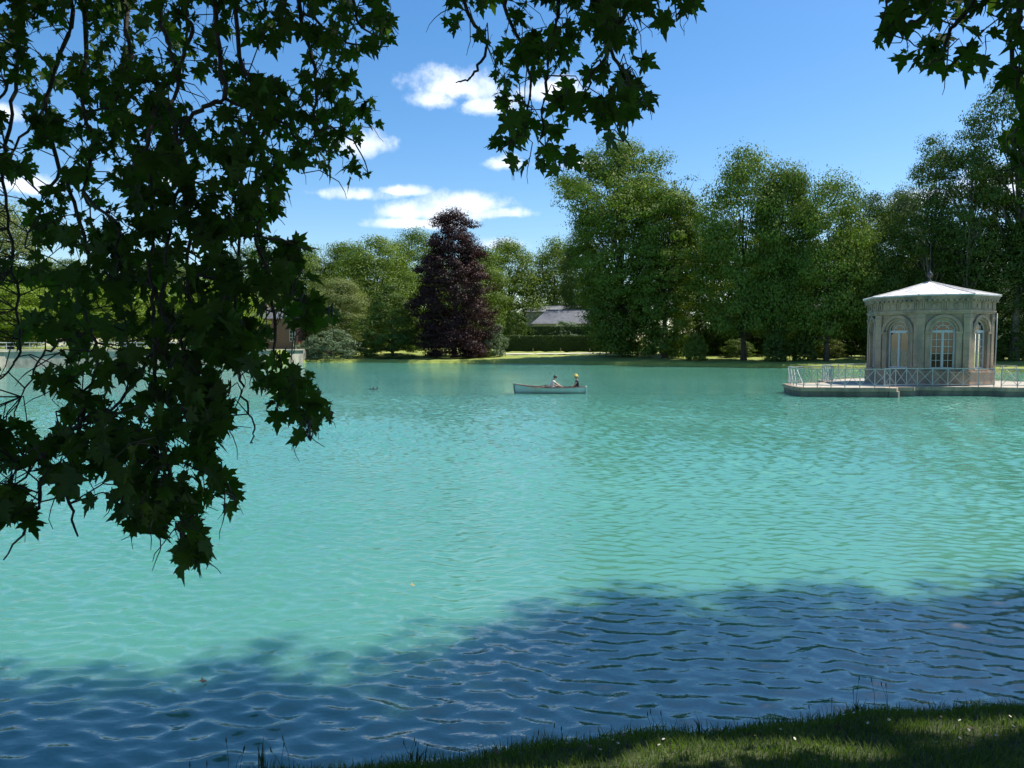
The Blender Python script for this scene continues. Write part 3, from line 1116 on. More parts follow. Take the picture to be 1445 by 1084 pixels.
def quay():
    """retaining wall with a coping and an iron railing"""
    xs = list(np.arange(-150, QX - 0.05, 3.0)) + [QX]
    wall = MB()
    pts = [(float(x), float(shore_y(x))) for x in xs]
    for i in range(len(pts) - 1):
        (x0, y0), (x1, y1) = pts[i], pts[i + 1]
        wall.add([(x0, y0, -1), (x1, y1, -1), (x1, y1, QUAY_Z - .12), (x0, y0, QUAY_Z - .12),
                  (x0, y0 + .5, -1), (x1, y1 + .5, -1), (x1, y1 + .5, QUAY_Z - .12), (x0, y0 + .5, QUAY_Z - .12)],
                 [(0, 1, 2, 3), (3, 2, 6, 7), (5, 4, 7, 6)])
    (x1, y1) = pts[-1]
    wall.box((x1 - .2, y1 + 3.2, .45), (.4, 6.0, QUAY_Z - .12 + .9 - .01))
    o = wall.build('quay_wall', 'stone_pale')
    tag(o, 'pale stone retaining wall of the quay along the water', 'wall')
    for i in range(len(pts) - 1):
        (x0, y0), (x1, y1) = pts[i], pts[i + 1]
        if x1 < -95:
            continue
        MB().bar((x0 + .01, y0 + .22, QUAY_Z - .03), (x1 - .01, y1 + .22, QUAY_Z - .03), .62, .2).build('coping_stone', 'stone_pale', o)
    # pavement of the quay, behind the coping
    pv = MB()
    for i in range(len(pts) - 1):
        (x0, y0), (x1, y1) = pts[i], pts[i + 1]
        pv.add([(x0, y0 + .45, QUAY_Z + .02), (x1, y1 + .45, QUAY_Z + .02), (x1, y1 + 9, QUAY_Z + .02), (x0, y0 + 9, QUAY_Z + .02)], [(0, 1, 2, 3)])
    tag(pv.build('quay_pavement', 'gravel'), kind='structure')
    # railing
    rl = thing('quay_railing', 'long pale metal railing with posts along the top of the quay', 'railing', (0, 0, QUAY_Z))
    xr0, xr1 = -84.0, (262 - 722.5) / FPX * 98
    n = int((xr1 - xr0) / 0.95)
    post = MB().box((0, 0, .48), (.06, .06, .96)).mesh('post')
    xs2 = np.linspace(xr0, xr1, n + 1)
    for x in xs2:
        p = obj('post', post, 'rail_paint', rl)
        p.location = (x, float(shore_y(x)) + .5, .04)
    for zz, nm in ((.98, 'top_rail'), (.55, 'middle_rail'), (.16, 'bottom_rail')):
        mb = MB()
        for i in range(0, n):
            x0, x1 = xs2[i], xs2[i + 1]
            mb.bar((x0, float(shore_y(x0)) + .5, zz), (x1 + .01, float(shore_y(x1)) + .5, zz), .055 if zz < .9 else .08)
        mb.build(nm, 'rail_paint', rl)


quay()


# ------------------------------------------------------------------ the pavilion on the water
PAV = Vector((24.75, 44.4, 0))
DECK = 0.5
PHI = R(14.5)                                   # turn of the right front wall from the line of sight
VIEW = math.atan2(-PAV.y, -PAV.x)               # direction from the pavilion to the eye
A0 = VIEW + PHI                                 # outward angle of the right front wall (turning to the right)
RIN = 2.97
SIDE = 2 * RIN * math.tan(math.pi / 8)


def face_matrix(k, apo):
    a = A0 + k * math.pi / 4
    n = Vector((math.cos(a), math.sin(a), 0))
    t = Vector((-math.sin(a), math.cos(a), 0))
    M = Matrix.Identity(4)
    for i in range(3):
        M[i][0], M[i][1], M[i][2] = t[i], n[i], (0, 0, 1)[i]
        M[i][3] = (n * apo)[i]
    return M


def octo(r_apo):
    r = r_apo / math.cos(math.pi / 8)
    return [(r * math.cos(A0 + (i + .5) * math.pi / 4), r * math.sin(A0 + (i + .5) * math.pi / 4)) for i in range(8)]


def arch_wall(M, width, z0, z1, ow, sill, spring, thick):
    """wall panel with an arched opening, local x along, y outward, z up"""
    mb = MB()
    r, hw, n = ow / 2, width / 2, 16
    arc = [(r * math.cos(math.pi * i / n), spring + r * math.sin(math.pi * i / n)) for i in range(n + 1)]
    for y, flip in ((0, False), (-thick, True)):
        def q(pts):
            vs = [M @ Vector((x, y, z)) for x, z in pts]
            f = tuple(range(len(vs)))
            mb.add(vs, [f[::-1] if not flip else f])
        hi = hw if y == 0 else hw - thick * math.tan(math.pi / 8)
        q([(-hi, z0), (-r, z0), (-r, z1), (-hi, z1)])
        q([(r, z0), (hi, z0), (hi, z1), (r, z1)])
        q([(-r, z0), (r, z0), (r, sill), (-r, sill)])
        for i in range(n):
            (xa, za), (xb, zb) = arc[i], arc[i + 1]
            q([(xb, zb), (xa, za), (xa, z1), (xb, z1)])
    line = [(r, sill)] + arc + [(-r, sill)]
    for (xa, za), (xb, zb) in zip(line, line[1:] + line[:1]):
        mb.add([M @ Vector((xa, 0, za)), M @ Vector((xb, 0, zb)), M @ Vector((xb, -thick, zb)), M @ Vector((xa, -thick, za))], [(0, 1, 2, 3)])
    return mb


def ring(M, r0, r1, spring, y0, y1, n=18):
    mb = MB()
    vs = []
    for i in range(n + 1):
        a = math.pi * i / n
        for r, y in ((r0, y0), (r1, y0), (r1, y1), (r0, y1)):
            vs.append(M @ Vector((r * math.cos(a), y, spring + r * math.sin(a))))
    fs = []
    for i in range(n):
        for k in range(4):
            fs.append((i * 4 + k, i * 4 + (k + 1) % 4, (i + 1) * 4 + (k + 1) % 4, (i + 1) * 4 + k))
    fs += [(0, 1, 2, 3), (n * 4 + 3, n * 4 + 2, n * 4 + 1, n * 4)]
    return mb.add(vs, fs)


def lbox(mb, M, x0, x1, y0, y1, z0, z1):
    return mb.box(((x0 + x1) / 2, (y0 + y1) / 2, (z0 + z1) / 2), (x1 - x0, y1 - y0, z1 - z0), 0, M)


def pavilion():
    o = thing('pavilion', 'octagonal stone pavilion with arched windows and pale shallow roof on the water', 'pavilion', (PAV.x, PAV.y, DECK))
    zs, zsp, ztop = 0.90, 3.02, 4.10            # sill, spring of the arches, top of the wall (above the deck)
    OW = 1.24
    # plinth
    mb = MB().prism(octo(RIN + .20), -0.06, 0.70)
    mb.prism(octo(RIN + .26), 0.70, 0.80)
    mb.prism(octo(RIN + .12), 0.80, 0.86)
    mb.build('plinth', 'stone_plain', o)
    MB().prism(octo(RIN - .30), 0.86, 0.885).build('floor', 'stone_inner', o)
    for k in range(8):
        M = face_matrix(k, RIN)
        w = arch_wall(M, SIDE, 0.84, ztop, OW, zs, zsp, 0.38).build('wall', 'stone', o)
        # archivolt, imposts, keystone
        ar = ring(M, OW / 2 + .15, OW / 2 + .32, zsp, 0.002, 0.12)
        ar.build('arch_moulding', 'stone_plain', w)
        ring(M, OW / 2 + .02, OW / 2 + .135, zsp, 0.002, 0.055).build('arch_moulding', 'stone_plain', w)
        for s in (-1, 1):
            m = MB()
            lbox(m, M, min(s * .60, s * .945), max(s * .60, s * .945), 0.003, 0.135, zsp - .14, zsp - .005)
            lbox(m, M, min(s * .64, s * .92), max(s * .64, s * .92), 0.003, 0.065, 0.875, zsp - .145)
            m.build('impost', 'stone_plain', w)
        m = MB()
        lbox(m, M, -.70, .70, -0.36, 0.15, zs - .05, zs + .012)
        m.build('sill', 'stone_plain', w)
        # pilaster on the corner to the left of this wall: two flat halves meeting on the edge
        m = MB()
        for kk, s in ((k, 1), (k + 1, -1)):
            M2 = face_matrix(kk, RIN)
            e = SIDE / 2
            g = 0.085 * math.tan(math.pi / 8)
            for (y1, z0, z1, ww) in ((.10, .862, 3.60, .255), (.13, .862, 1.06, .28), (.13, 3.60, 3.70, .275), (.155, 3.702, 3.80, .29), (.115, 3.80, 3.98, .265)):
                gx = y1 * math.tan(math.pi / 8)
                x0, x1 = (e - ww, e + gx) if s > 0 else (-e - gx, -e + ww)
                xi = e if s > 0 else -e
                # wedge so the two halves mitre on the corner
                vs = []
                for z in (z0, z1):
                    if s > 0:
                        vs += [(x0, 0.002, z), (e, 0.002, z), (e + gx, y1, z), (x0, y1, z)]
                    else:
                        vs += [(-e, 0.002, z), (x1, 0.002, z), (x1, y1, z), (-e - gx, y1, z)]
                m.add([M2 @ Vector(v) for v in vs], [(0, 1, 2, 3), (7, 6, 5, 4), (0, 4, 5, 1), (1, 5, 6, 2), (2, 6, 7, 3), (3, 7, 4, 0)])
        m.build('pilaster', 'stone', o)
        # frieze ornaments and cornice brackets
        Mf = face_matrix(k, RIN + .10)
        for i in range(2):
            x = (-0.5 + i) * SIDE * .44
            r = MB()
            vs = [Mf @ Vector((x + .10 * math.cos(a), y, 4.44 + .10 * math.sin(a))) for y in (0.001, 0.06) for a in [2 * math.pi * j / 12 for j in range(12)]]
            r.add(vs, [tuple(range(12, 24))] + [(j, (j + 1) % 12, 12 + (j + 1) % 12, 12 + j) for j in range(12)])
            r.build('roundel', 'stone_plain', o)
        for i in range(3):
            x = (-1 + i) * SIDE * .44
            m = MB()
            for d in (-.11, 0, .11):
                lbox(m, Mf, x + d - .035, x + d + .035, 0.001, 0.05, 4.27, 4.62)
            lbox(m, Mf, x - .17, x + .17, 0.001, 0.065, 4.62, 4.665)
            m.build('triglyph', 'stone_plain', o)
        for i in range(9):
            x = (i - 4) * SIDE / 9.0
            m = MB()
            lbox(m, Mf, x - .065, x + .065, 0.0, 0.21, 4.69, 4.80)
            m.build('bracket', 'stone_plain', o)
        # window
        Mw = face_matrix(k, RIN - .16)
        w = MB()
        fw = .06
        r0 = OW / 2
        lbox(w, Mw, -r0, -r0 + fw, -.05, .05, zs + .01, zsp)
        lbox(w, Mw, r0 - fw, r0, -.05, .05, zs + .01, zsp)
        lbox(w, Mw, -r0 + fw, r0 - fw, -.055, .055, zsp - .07, zsp + .07)
        lbox(w, Mw, -r0 + fw, r0 - fw, -.05, .05, zs + .01, zs + .12)
        win = w.build('window', 'white_paint', o)
        ring(Mw, r0 - fw, r0 - .003, zsp, -.045, .045).build('arch_frame', 'white_paint', win)
        m = MB()
        lbox(m, Mw, -.04, .04, -.06, .06, zs + .12, zsp - .07)
        m.build('mullion', 'white_paint', win)
        for i in range(1, 4):                       # fanlight
            a = math.pi * i / 4
            MB().bar(Mw @ Vector((.20 * math.cos(a), 0, zsp + .05 + .20 * math.sin(a))), Mw @ Vector(((r0 - .04) * math.cos(a), 0, zsp + (r0 - .04) * math.sin(a))), .024).build('glazing_bar', 'white_paint', win)
        ring(Mw, .31, .345, zsp + .03, -.016, .016, 12).build('glazing_bar', 'white_paint', win)
        plain = (k % 8) == 7 and False
        zz0, zz1 = zs + .12, zsp - .07
        leaves = (-1, 1)
        coarse = (k == 7)
        for s in leaves:
            xa, xb = (.04, r0 - fw) if s > 0 else (-r0 + fw, -.04)
            st = MB()
            lbox(st, Mw, xa, xa + .032, -.03, .03, zz0, zz1)
            lbox(st, Mw, xb - .032, xb, -.03, .03, zz0, zz1)
            st.build('stile', 'white_paint', win)
            if not coarse:
                xm = (xa + xb) / 2
                b = MB()
                lbox(b, Mw, xm - .014, xm + .014, -.018, .018, zz0, zz1)
                b.build('glazing_bar', 'white_paint', win)
                for i in range(1, 5):
                    z = zz0 + (zz1 - zz0) * i / 5
                    b = MB()
                    lbox(b, Mw, xa + .045, xb - .045, -.016, .016, z - .014, z + .014)
                    b.build('glazing_bar', 'white_paint', win)
            g = MB()
            lbox(g, Mw, xa + .04, xb - .04, -.004, .004, zz0, zz1)
            g.build('pane', 'window_glass', win)
        g = MB()
        vs = [Mw @ Vector((0, 0, zsp + .05))] + [Mw @ Vector(((r0 - .04) * math.cos(math.pi * i / 14), 0, zsp + .05 + (r0 - .06) * math.sin(math.pi * i / 14))) for i in range(15)]
        g.add(vs, [(0, i, i + 1) for i in range(1, 15)])
        g.build('pane', 'window_glass', win)
    # closed inner boards of the left front window
    M = face_matrix(7, RIN - .30)
    b = MB()
    lbox(b, M, -r0 + .1, -.05, -.02, .02, zs + .1, zsp - .05)
    b.build('inner_shutter', 'stone_inner', o)
    # entablature
    e = MB().prism(octo(RIN + .12), 4.00, 4.10)
    e.prism(octo(RIN + .17), 4.10, 4.20)
    e.build('architrave', 'stone_plain', o)
    MB().prism(octo(RIN + .10), 4.20, 4.68).build('frieze', 'stone', o)
    MB().prism(octo(RIN + .17), 4.68, 4.802).build('bed_moulding', 'stone_plain', o)
    c = MB().prism(octo(RIN + .27), 4.802, 4.90)
    c.prism(octo(RIN + .32), 4.90, 4.98)
    c.build('cornice', 'stone_plain', o)
    # roof of eight zinc planes with raised hips
    top = 6.02
    ro = octo(RIN + .38)
    mid = octo((RIN + .38) * .5)
    r = MB()
    vs = [(x, y, 4.99) for x, y in ro] + [(x, y, 5.065) for x, y in ro] + [(x, y, 5.50) for x, y in mid] + [(0, 0, top)]
    fs = [tuple(range(7, -1, -1))]
    for i in range(8):
        j = (i + 1) % 8
        fs += [(i, j, 8 + j, 8 + i), (8 + i, 8 + j, 16 + j, 16 + i), (16 + i, 16 + j, 24)]
    roof = r.add(vs, fs).build('roof', 'roof_zinc', o)
    for i in range(8):
        m = MB()
        m.tube([(ro[i][0], ro[i][1], 5.07), (mid[i][0], mid[i][1], 5.51), (0, 0, top)], [.035, .035, .035], 6)
        m.build('hip_roll', 'roof_zinc', roof)
        for f in (.25, .5, .75):
            j = (i + 1) % 8
            a = Vector((ro[i][0], ro[i][1], 5.07)).lerp(Vector((ro[j][0], ro[j][1], 5.07)), f)
            b2 = Vector((mid[i][0], mid[i][1], 5.507)).lerp(Vector((mid[j][0], mid[j][1], 5.507)), f)
            c2 = b2.lerp(Vector((0, 0, top)), .55)
            MB().tube([a, b2, c2], .014, 4).build('seam', 'roof_zinc', roof)
    fi = MB().lathe([(.02, 5.95), (.13, 6.0), (.10, 6.08), (.05, 6.14), (.045, 6.22), (.11, 6.30), (.15, 6.40), (.13, 6.50), (.06, 6.58), (.03, 6.66), (.012, 6.75), (.008, 8.2), (.004, 8.3)], 12)
    fi.build('finial', 'iron_dark', o, True)
    # drain pipe on the right corner
    c = octo(RIN + .16)[1]
    MB().tube([(c[0], c[1], 0), (c[0] * 1.01, c[1] * 1.01, 2.2), (c[0] * 1.01, c[1] * 1.01, 4.05)], .032, 7).build('drain_pipe', 'rail_paint', o, True)
    return o


pavilion()


# --- terrace: octagonal walk round the pavilion with a landing on each side
def terrace():
    L1, L2, L3, L4 = Vector((14.75, 41.0)), Vector((15.1, 39.6)), Vector((19.75, 38.9)), Vector((20.9, 40.0))
    poly = [(15.9, 43.6), (15.45, 41.0), (15.4, 39.8), (17.5, 39.45), (19.85, 39.25), (20.35, 40.05), (21.6, 40.0), (22.1, 40.45), (25.9, 40.02),
            (26.25, 39.5), (33.5, 38.6), (35.2, 40.6), (35.2, 44.0), (31.4, 46.0), (30.4, 48.6), (27.4, 50.6), (23.0, 50.6), (20.0, 48.6), (19.2, 45.4)]
    o = thing('stone_terrace', 'low stone terrace with side landings carrying the pavilion above the water', 'terrace')
    n = len(poly)
    cx, cy = sum(p[0] for p in poly) / n, sum(p[1] for p in poly) / n
    inner = []
    MB().prism([(p[0] * .994 + cx * .006, p[1] * .994 + cy * .006) for p in poly], -1.0, DECK - .20).build('core', 'stone_wet', o)
    MB().prism([(p[0] * .985 + cx * .015, p[1] * .985 + cy * .015) for p in poly], DECK - .19, DECK - .004).build('paving', 'stone_pale', o)
    rg = random.Random(8)
    for i in range(n):
        a, b = Vector((*poly[i], 0)), Vector((*poly[(i + 1) % n], 0))
        L = (b - a).length
        k = max(1, round(L / 1.15))
        d = (b - a) / L
        inn = Vector((-d.y, d.x, 0))
        if inn.dot(Vector((cx, cy, 0)) - a) < 0:
            inn = -inn
        for j in range(k):
            for (z0, z1, pr, mt, sh) in ((DECK - .20, DECK, -.03 + rg.uniform(-.012, .012), 'stone_plain', 0), (-.35, DECK - .205, .04, 'stone_wet', .5)):
                t0, t1 = (j) / k * L + .006, (j + 1) / k * L - .006
                p = a + d * ((t0 + t1) / 2) + inn * (pr + .22)
                MB().box((p.x, p.y, (z0 + z1) / 2 + rg.uniform(-.006, .006)), (t1 - t0, .45, z1 - z0), math.atan2(d.y, d.x)).build('stone_block', mt, o)
    return poly


TP = terrace()


def railing(label, pts, h=0.98, closed=False, step=0.82):
    o = thing('railing', label, 'railing', (pts[0][0], pts[0][1], DECK), 0, 'iron railings of the terrace')
    org = Vector((pts[0][0], pts[0][1], 0))
    post = MB().box((0, 0, h / 2), (.036, .036, h)).mesh('post')
    P3 = [Vector((p[0], p[1], 0)) - org for p in pts]
    first = True
    for a, b in zip(P3[:-1], P3[1:]):
        L = (b - a).length
        k = max(1, round(L / step))
        for j in range(k + 1):
            if j == 0 and not first:
                continue
            p = obj('post', post, 'rail_paint', o)
            p.location = a.lerp(b, j / k)
        first = False
        MB().bar(a + Vector((0, 0, h)), b + Vector((0, 0, h)), .045, .04).build('top_rail', 'rail_paint', o)
        MB().bar(a + Vector((0, 0, .12)), b + Vector((0, 0, .12)), .035, .035).build('bottom_rail', 'rail_paint', o)
        for j in range(k):
            p, q = a.lerp(b, j / k), a.lerp(b, (j + 1) / k)
            MB().bar(p + Vector((0, 0, .12)), q + Vector((0, 0, h - .02)), .021).build('brace', 'rail_paint', o)
            MB().bar(p + Vector((0, 0.012, h - .02)), q + Vector((0, 0.012, .12)), .021).build('brace', 'rail_paint', o)
    return o


def shr(p, c=(24.6, 44.3), d=0.28):
    v = Vector((c[0] - p[0], c[1] - p[1]))
    v.normalize()
    return (p[0] + v.x * d, p[1] + v.y * d)


railing('cross braced railing round the open landing facing the rowing boat', [shr(TP[i]) for i in (0, 1, 2, 3, 4)])
railing('cross braced railing along the front of the pavilion terrace', [(20.1, 40.15), (22.2, 40.75), (26.1, 40.28)])
railing('cross braced railing round the landing on the sunny side of the pavilion', [shr(TP[i]) for i in (9, 10, 11, 12)])
railing('rear railing closing the boat side landing beside the pavilion wall', [shr(TP[0]), (17.2, 44.3), (19.5, 45.2)])
railing('railing along the water behind the pavilion', [shr(TP[i]) for i in (18, 17, 16, 15, 14, 13)])


# ------------------------------------------------------------------ people
def skin_mesh(name, joints, bones, mat, parent, sub=2, root=0):
    me = bpy.data.meshes.new(name)
    me.from_pydata([j[0] for j in joints], bones, [])
    o = obj(name, me, mat, parent)
    md = o.modifiers.new('skin', 'SKIN')
    md.use_smooth_shade = True
    for i, j in enumerate(joints):
        r = j[1]
        me.skin_vertices[0].data[i].radius = (r, r) if isinstance(r, (int, float)) else r
        me.skin_vertices[0].data[i].use_root = (i == root)
    sd = o.modifiers.new('smooth', 'SUBSURF')
    sd.levels = sd.render_levels = sub
    return o


def blob(name, mat, parent, c, s, n=14, m=9):
    mb = MB()
    prof = [(math.sin(math.pi * i / m), -math.cos(math.pi * i / m)) for i in range(m + 1)]
    mb.lathe([(max(.02, r) * s[0], z * s[2]) for r, z in prof], n, c, 1.0, s[1] / s[0])
    return mb.build(name, mat, parent, True)


def figure(label, loc, rz, J, shirt, trousers, hair, sleeve, cat='person', group=None, hat=None, sleeves_to=0.45):
    """J: joints pelvis, chest, neck, head, Lsh, Lel, Lha, Rsh, Rel, Rha, Lhip, Lkn, Lft, Rhip, Rkn, Rft (local metres)"""
    o = thing('person', label, cat, loc, rz, group)
    V = {k: Vector(v) for k, v in J.items()}
    names = ['pelvis', 'belly', 'chest', 'neck', 'chin', 'head', 'crown']
    V['belly'] = V['pelvis'].lerp(V['chest'], .5)
    hd = (V['head'] - V['neck']).normalized()
    V['chin'] = V['neck'] + hd * .07
    V['crown'] = V['head'] + hd * .075
    rad = {'pelvis': (.15, .11), 'belly': (.135, .10), 'chest': (.15, .105), 'neck': .055, 'chin': .062, 'head': (.080, .095), 'crown': .062}
    jl = [(V[k], rad[k]) for k in names]
    bn = [(0, 1), (1, 2), (2, 3), (3, 4), (4, 5), (5, 6)]

    def chain(start, ks, rs):
        prev = start
        for k, r in zip(ks, rs):
            jl.append((V[k] if isinstance(k, str) else k, r))
            bn.append((prev, len(jl) - 1))
            prev = len(jl) - 1
        return prev
    for s in 'LR':
        e = chain(2, [s + 'sh', s + 'el', s + 'ha'], [.055, .042, .030])
        d = (V[s + 'ha'] - V[s + 'el']).normalized()
        side = d.cross(Vector((0, 0, 1)))
        side = side.normalized() if side.length > .01 else Vector((1, 0, 0))
        palm = V[s + 'ha'] + d * .055
        p = chain(e, [palm], [.032])
        for q in range(4):
            f1 = palm + d * .045 + side * (.026 * (q - 1.5))
            f2 = f1 + d * (.03 - abs(q - 1.4) * .004) + Vector((0, 0, -.022))
            chain(p, [f1, f2], [.010, .008])
        th = V[s + 'ha'] + d * .03 - side * .045
        chain(e, [th, th + d * .04 + Vector((0, 0, -.012))], [.011, .009])
        chain(0, [s + 'hip', s + 'kn', s + 'ft'], [.085, .06, .042])
        ft = V[s + 'ft']
        fw = Vector((0, 1, 0))
        chain(len(jl) - 1, [ft + fw * .10 + Vector((0, 0, -.03)), ft + fw * .19 + Vector((0, 0, -.04))], [.042, .03])
    skin_mesh('body', jl, bn, 'skin', o)
    # shirt with sleeves, hugging the body
    g = 1.16
    sj = [(V['pelvis'] + (V['chest'] - V['pelvis']) * .04, (.155 * g, .115 * g)), (V['belly'], (.14 * g, .108 * g)), (V['chest'], (.155 * g, .112 * g)), (V['chest'].lerp(V['neck'], .55), .09)]
    sb = [(0, 1), (1, 2), (2, 3)]
    for s in 'LR':
        a = len(sj)
        sj += [(V[s + 'sh'], .072), (V[s + 'sh'].lerp(V[s + 'el'], sleeves_to), .062)]
        sb += [(2, a), (a, a + 1)]
        if sleeves_to >= 1.0:
            sj += [(V[s + 'el'].lerp(V[s + 'ha'], .85), .045)]
            sb += [(a + 1, a + 2)]
    skin_mesh('shirt', sj, sb, shirt, o)
    tj = [(V['pelvis'], (.165, .125))]
    tb = []
    for s in 'LR':
        a = len(tj)
        tj += [(V[s + 'hip'], .105), (V[s + 'kn'], .078), (V[s + 'kn'].lerp(V[s + 'ft'], .8), .06)]
        tb += [(0, a), (a, a + 1), (a + 1, a + 2)]
    skin_mesh('trousers', tj, tb, trousers, o)
    hc = V['head'] + hd * .035 + Vector((0, -.018, 0))
    blob('hair', hair, o, hc, (.098, .112, .098))
    fc = V['head'] + Vector((0, .098, -.01))
    blob('nose', 'skin', o, fc, (.013, .02, .02), 8, 6)
    for sx in (-1, 1):
        blob('eye', 'hair_dark', o, V['head'] + Vector((sx * .033, .088, .02)), (.011, .008, .009), 8, 6)
        blob('ear', 'skin', o, V['head'] + Vector((sx * .088, -.005, 0)), (.012, .022, .032), 8, 6)
    blob('mouth', 'cloth_red', o, V['head'] + Vector((0, .088, -.045)), (.024, .008, .006), 8, 6)
    if hat:
        hp = V['head'] + hd * .06
        MB().lathe([(.20, -.012), (.205, 0), (.12, .014), (.112, .03), (.105, .09), (.08, .115), (.02, .122)], 18, hp).build('hat', hat, o, True)
    return o


# --- the boat
BOAT = G(776.5, 555.0)
BOAT.z = 0
BROT = R(-3)


def boat():
    o = thing('rowing_boat', 'pale grey rowing boat with dark gunwale carrying two people', 'boat', BOAT, BROT)
    L = 4.06
    ns, nc = 27, 13

    def half(u):
        return 0.52 * max(0.0, 1 - abs(u) ** 2.7) ** 0.75 + 0.012 if u < 0 else 0.52 * max(0.0, 1 - (abs(u) * .93) ** 3.2) ** 0.75 + .012

    def sheer(u):
        return 0.33 + (0.20 * u * u if u < 0 else 0.05 * u * u)

    def shell(off, name, mat, par):
        vs, fs = [], []
        for i in range(ns):
            u = -1 + 2 * i / (ns - 1)
            b, zt = max(.008, half(u) - off), sheer(u) - (0.0 if off == 0 else .004)
            zk = -0.10 + (0.09 * max(0, abs(u) - .75) / .25 if u < 0 else .03 * max(0, u - .75) / .25) + off
            for j in range(nc):
                a = math.pi * j / (nc - 1)
                cx = -math.cos(a)
                f = math.sin(a) ** 0.62
                vs.append((u * L / 2 + (0.05 * (-1 if u < 0 else .4) * (abs(u) ** 8) * (1 - f)), cx * b * (0.86 + .14 * (1 - f)), zt + (zk - zt) * f))
        for i in range(ns - 1):
            for j in range(nc - 1):
                q = (i * nc + j, (i + 1) * nc + j, (i + 1) * nc + j + 1, i * nc + j + 1)
                fs.append(q if off else q[::-1])
        return MB().add(vs, fs).build(name, mat, par, True)
    hull = shell(0, 'hull', 'boat_hull', o)
    shell(.03, 'inner_hull', 'wood_seat', o)
    for s in (-1, 1):
        pts = [(u * L / 2 + .05 * (-1 if u < 0 else .4) * abs(u) ** 8, s * half(u), sheer(u) + .005) for u in [-1 + 2 * i / 26 for i in range(27)]]
        MB().tube(pts, .022, 6).build('gunwale', 'boat_trim', o, True)
    MB().tube([(-L / 2 - .06, 0, .56), (-L / 2 - .05, 0, .3), (-L / 2 + .0, 0, .0), (-L / 2 + .06, 0, -.08)], .035, 6).build('bow_post', 'boat_dark', o, True)
    MB().box((L / 2 + .02, 0, .17), (.06, .50, .48)).build('transom', 'boat_stem', o)
    for x in (-1.2, .12, 1.42):
        MB().box((x, 0, .19), (.26, 2 * half(x / (L / 2)) - .24, .03)).build('thwart', 'wood_seat', o)
    MB().box((.1, 0, -.02), (2.9, .55, .02)).build('floor_board', 'wood_seat', o)
    return o


boat()


def in_boat(lx, ly, z):
    c, s = math.cos(BROT), math.sin(BROT)
    return Vector((BOAT.x + lx * c - ly * s, BOAT.y + lx * s + ly * c, z))


# rower, facing the stern (to the right), leaning forward; local +y is forward
J1 = dict(pelvis=(0, 0, .09), chest=(0, .14, .44), neck=(0, .22, .58), head=(0, .285, .70),
          Lsh=(-.19, .17, .49), Lel=(-.22, .40, .32), Lha=(-.17, .60, .20), Rsh=(.19, .17, .49), Rel=(.22, .40, .32), Rha=(.17, .60, .20),
          Lhip=(-.10, .06, .07), Lkn=(-.15, .44, .20), Lft=(-.13, .78, -.08), Rhip=(.10, .06, .07), Rkn=(.15, .44, .20), Rft=(.13, .78, -.08))
figure('rower in a white shirt with dark hair leaning on the oars', in_boat(.0, 0, .205), BROT - R(90), J1, 'cloth_white', 'cloth_grey', 'hair_dark', None, group=None, sleeves_to=.5)
J2 = dict(pelvis=(0, 0, .09), chest=(0, -.02, .45), neck=(0, .01, .60), head=(0, .05, .73),
          Lsh=(-.17, .0, .50), Lel=(-.24, .12, .28), Lha=(-.15, .30, .16), Rsh=(.17, .0, .50), Rel=(.24, .12, .28), Rha=(.15, .30, .16),
          Lhip=(-.10, .06, .07), Lkn=(-.12, .42, .14), Lft=(-.12, .66, -.12), Rhip=(.10, .06, .07), Rkn=(.12, .42, .14), Rft=(.12, .66, -.12))
figure('passenger in navy clothes and a yellow straw hat seated in the stern', in_boat(1.52, 0, .205), BROT + R(90), J2, 'cloth_navy', 'cloth_dark', 'hair_fair', None, hat='hat_straw', sleeves_to=.4)
bag = MB().lathe([(.05, 0), (.13, .02), (.15, .12), (.12, .24), (.05, .28)], 12, (0, 0, 0), 1, .7)
bo = bag.build('backpack', 'cloth_dark', None, True)
bo.location = in_boat(-.24, -.05, .20)
tag(bo, 'small black backpack behind the rower', 'backpack')
for s in (-1, 1):
    o = MB().tube([(0, 0, .05), (-.5, s * .20, .10), (-1.5, s * .66, -.02)], [.022, .02, .018], 6)
    o.box((-1.62, s * .71, -.04), (.36, .14, .02), R(-25 * s))
    oo = o.build('oar', 'wood_seat')
    oo.location = in_boat(.66, s * .17, .36)
    oo.rotation_euler = (0, 0, BROT)
    tag(oo, 'wooden oar resting over the ' + ('near' if s < 0 else 'far') + ' gunwale of the rowing boat, held by the rower', 'oar', 'oars of the boat')

STAND = dict(pelvis=(0, 0, .93), chest=(0, .0, 1.30), neck=(0, .0, 1.46), head=(0, .02, 1.60),
             Lsh=(-.19, 0, 1.38), Lel=(-.25, .0, 1.10), Lha=(-.24, .06, .86), Rsh=(.19, 0, 1.38), Rel=(.25, .0, 1.10), Rha=(.24, .06, .86),
             Lhip=(-.10, 0, .88), Lkn=(-.11, .02, .48), Lft=(-.11, 0, .07), Rhip=(.10, 0, .88), Rkn=(.11, .02, .48), Rft=(.11, 0, .07))
p = on_far(538, 131)
figure('walker in a pale top and red shorts on the lawn by the conical tree', p + Vector((0, 0, .02)), R(160), STAND, 'cloth_white', 'cloth_red', 'hair_dark', None)
for (px, D, sh, tr, lab) in ((262, 103, 'cloth_white', 'cloth_navy', 'stroller in a white shirt and navy trousers on the quay'),
                             (322, 110, 'cloth_grey', 'cloth_dark', 'stroller in grey and black clothes on the quay')):
    x = (px - 722.5) / FPX * D
    figure(lab, Vector((x, float(shore_y(x)) + 2.5, QUAY_Z + .03)), R(200), STAND, sh, tr, 'hair_dark', None)


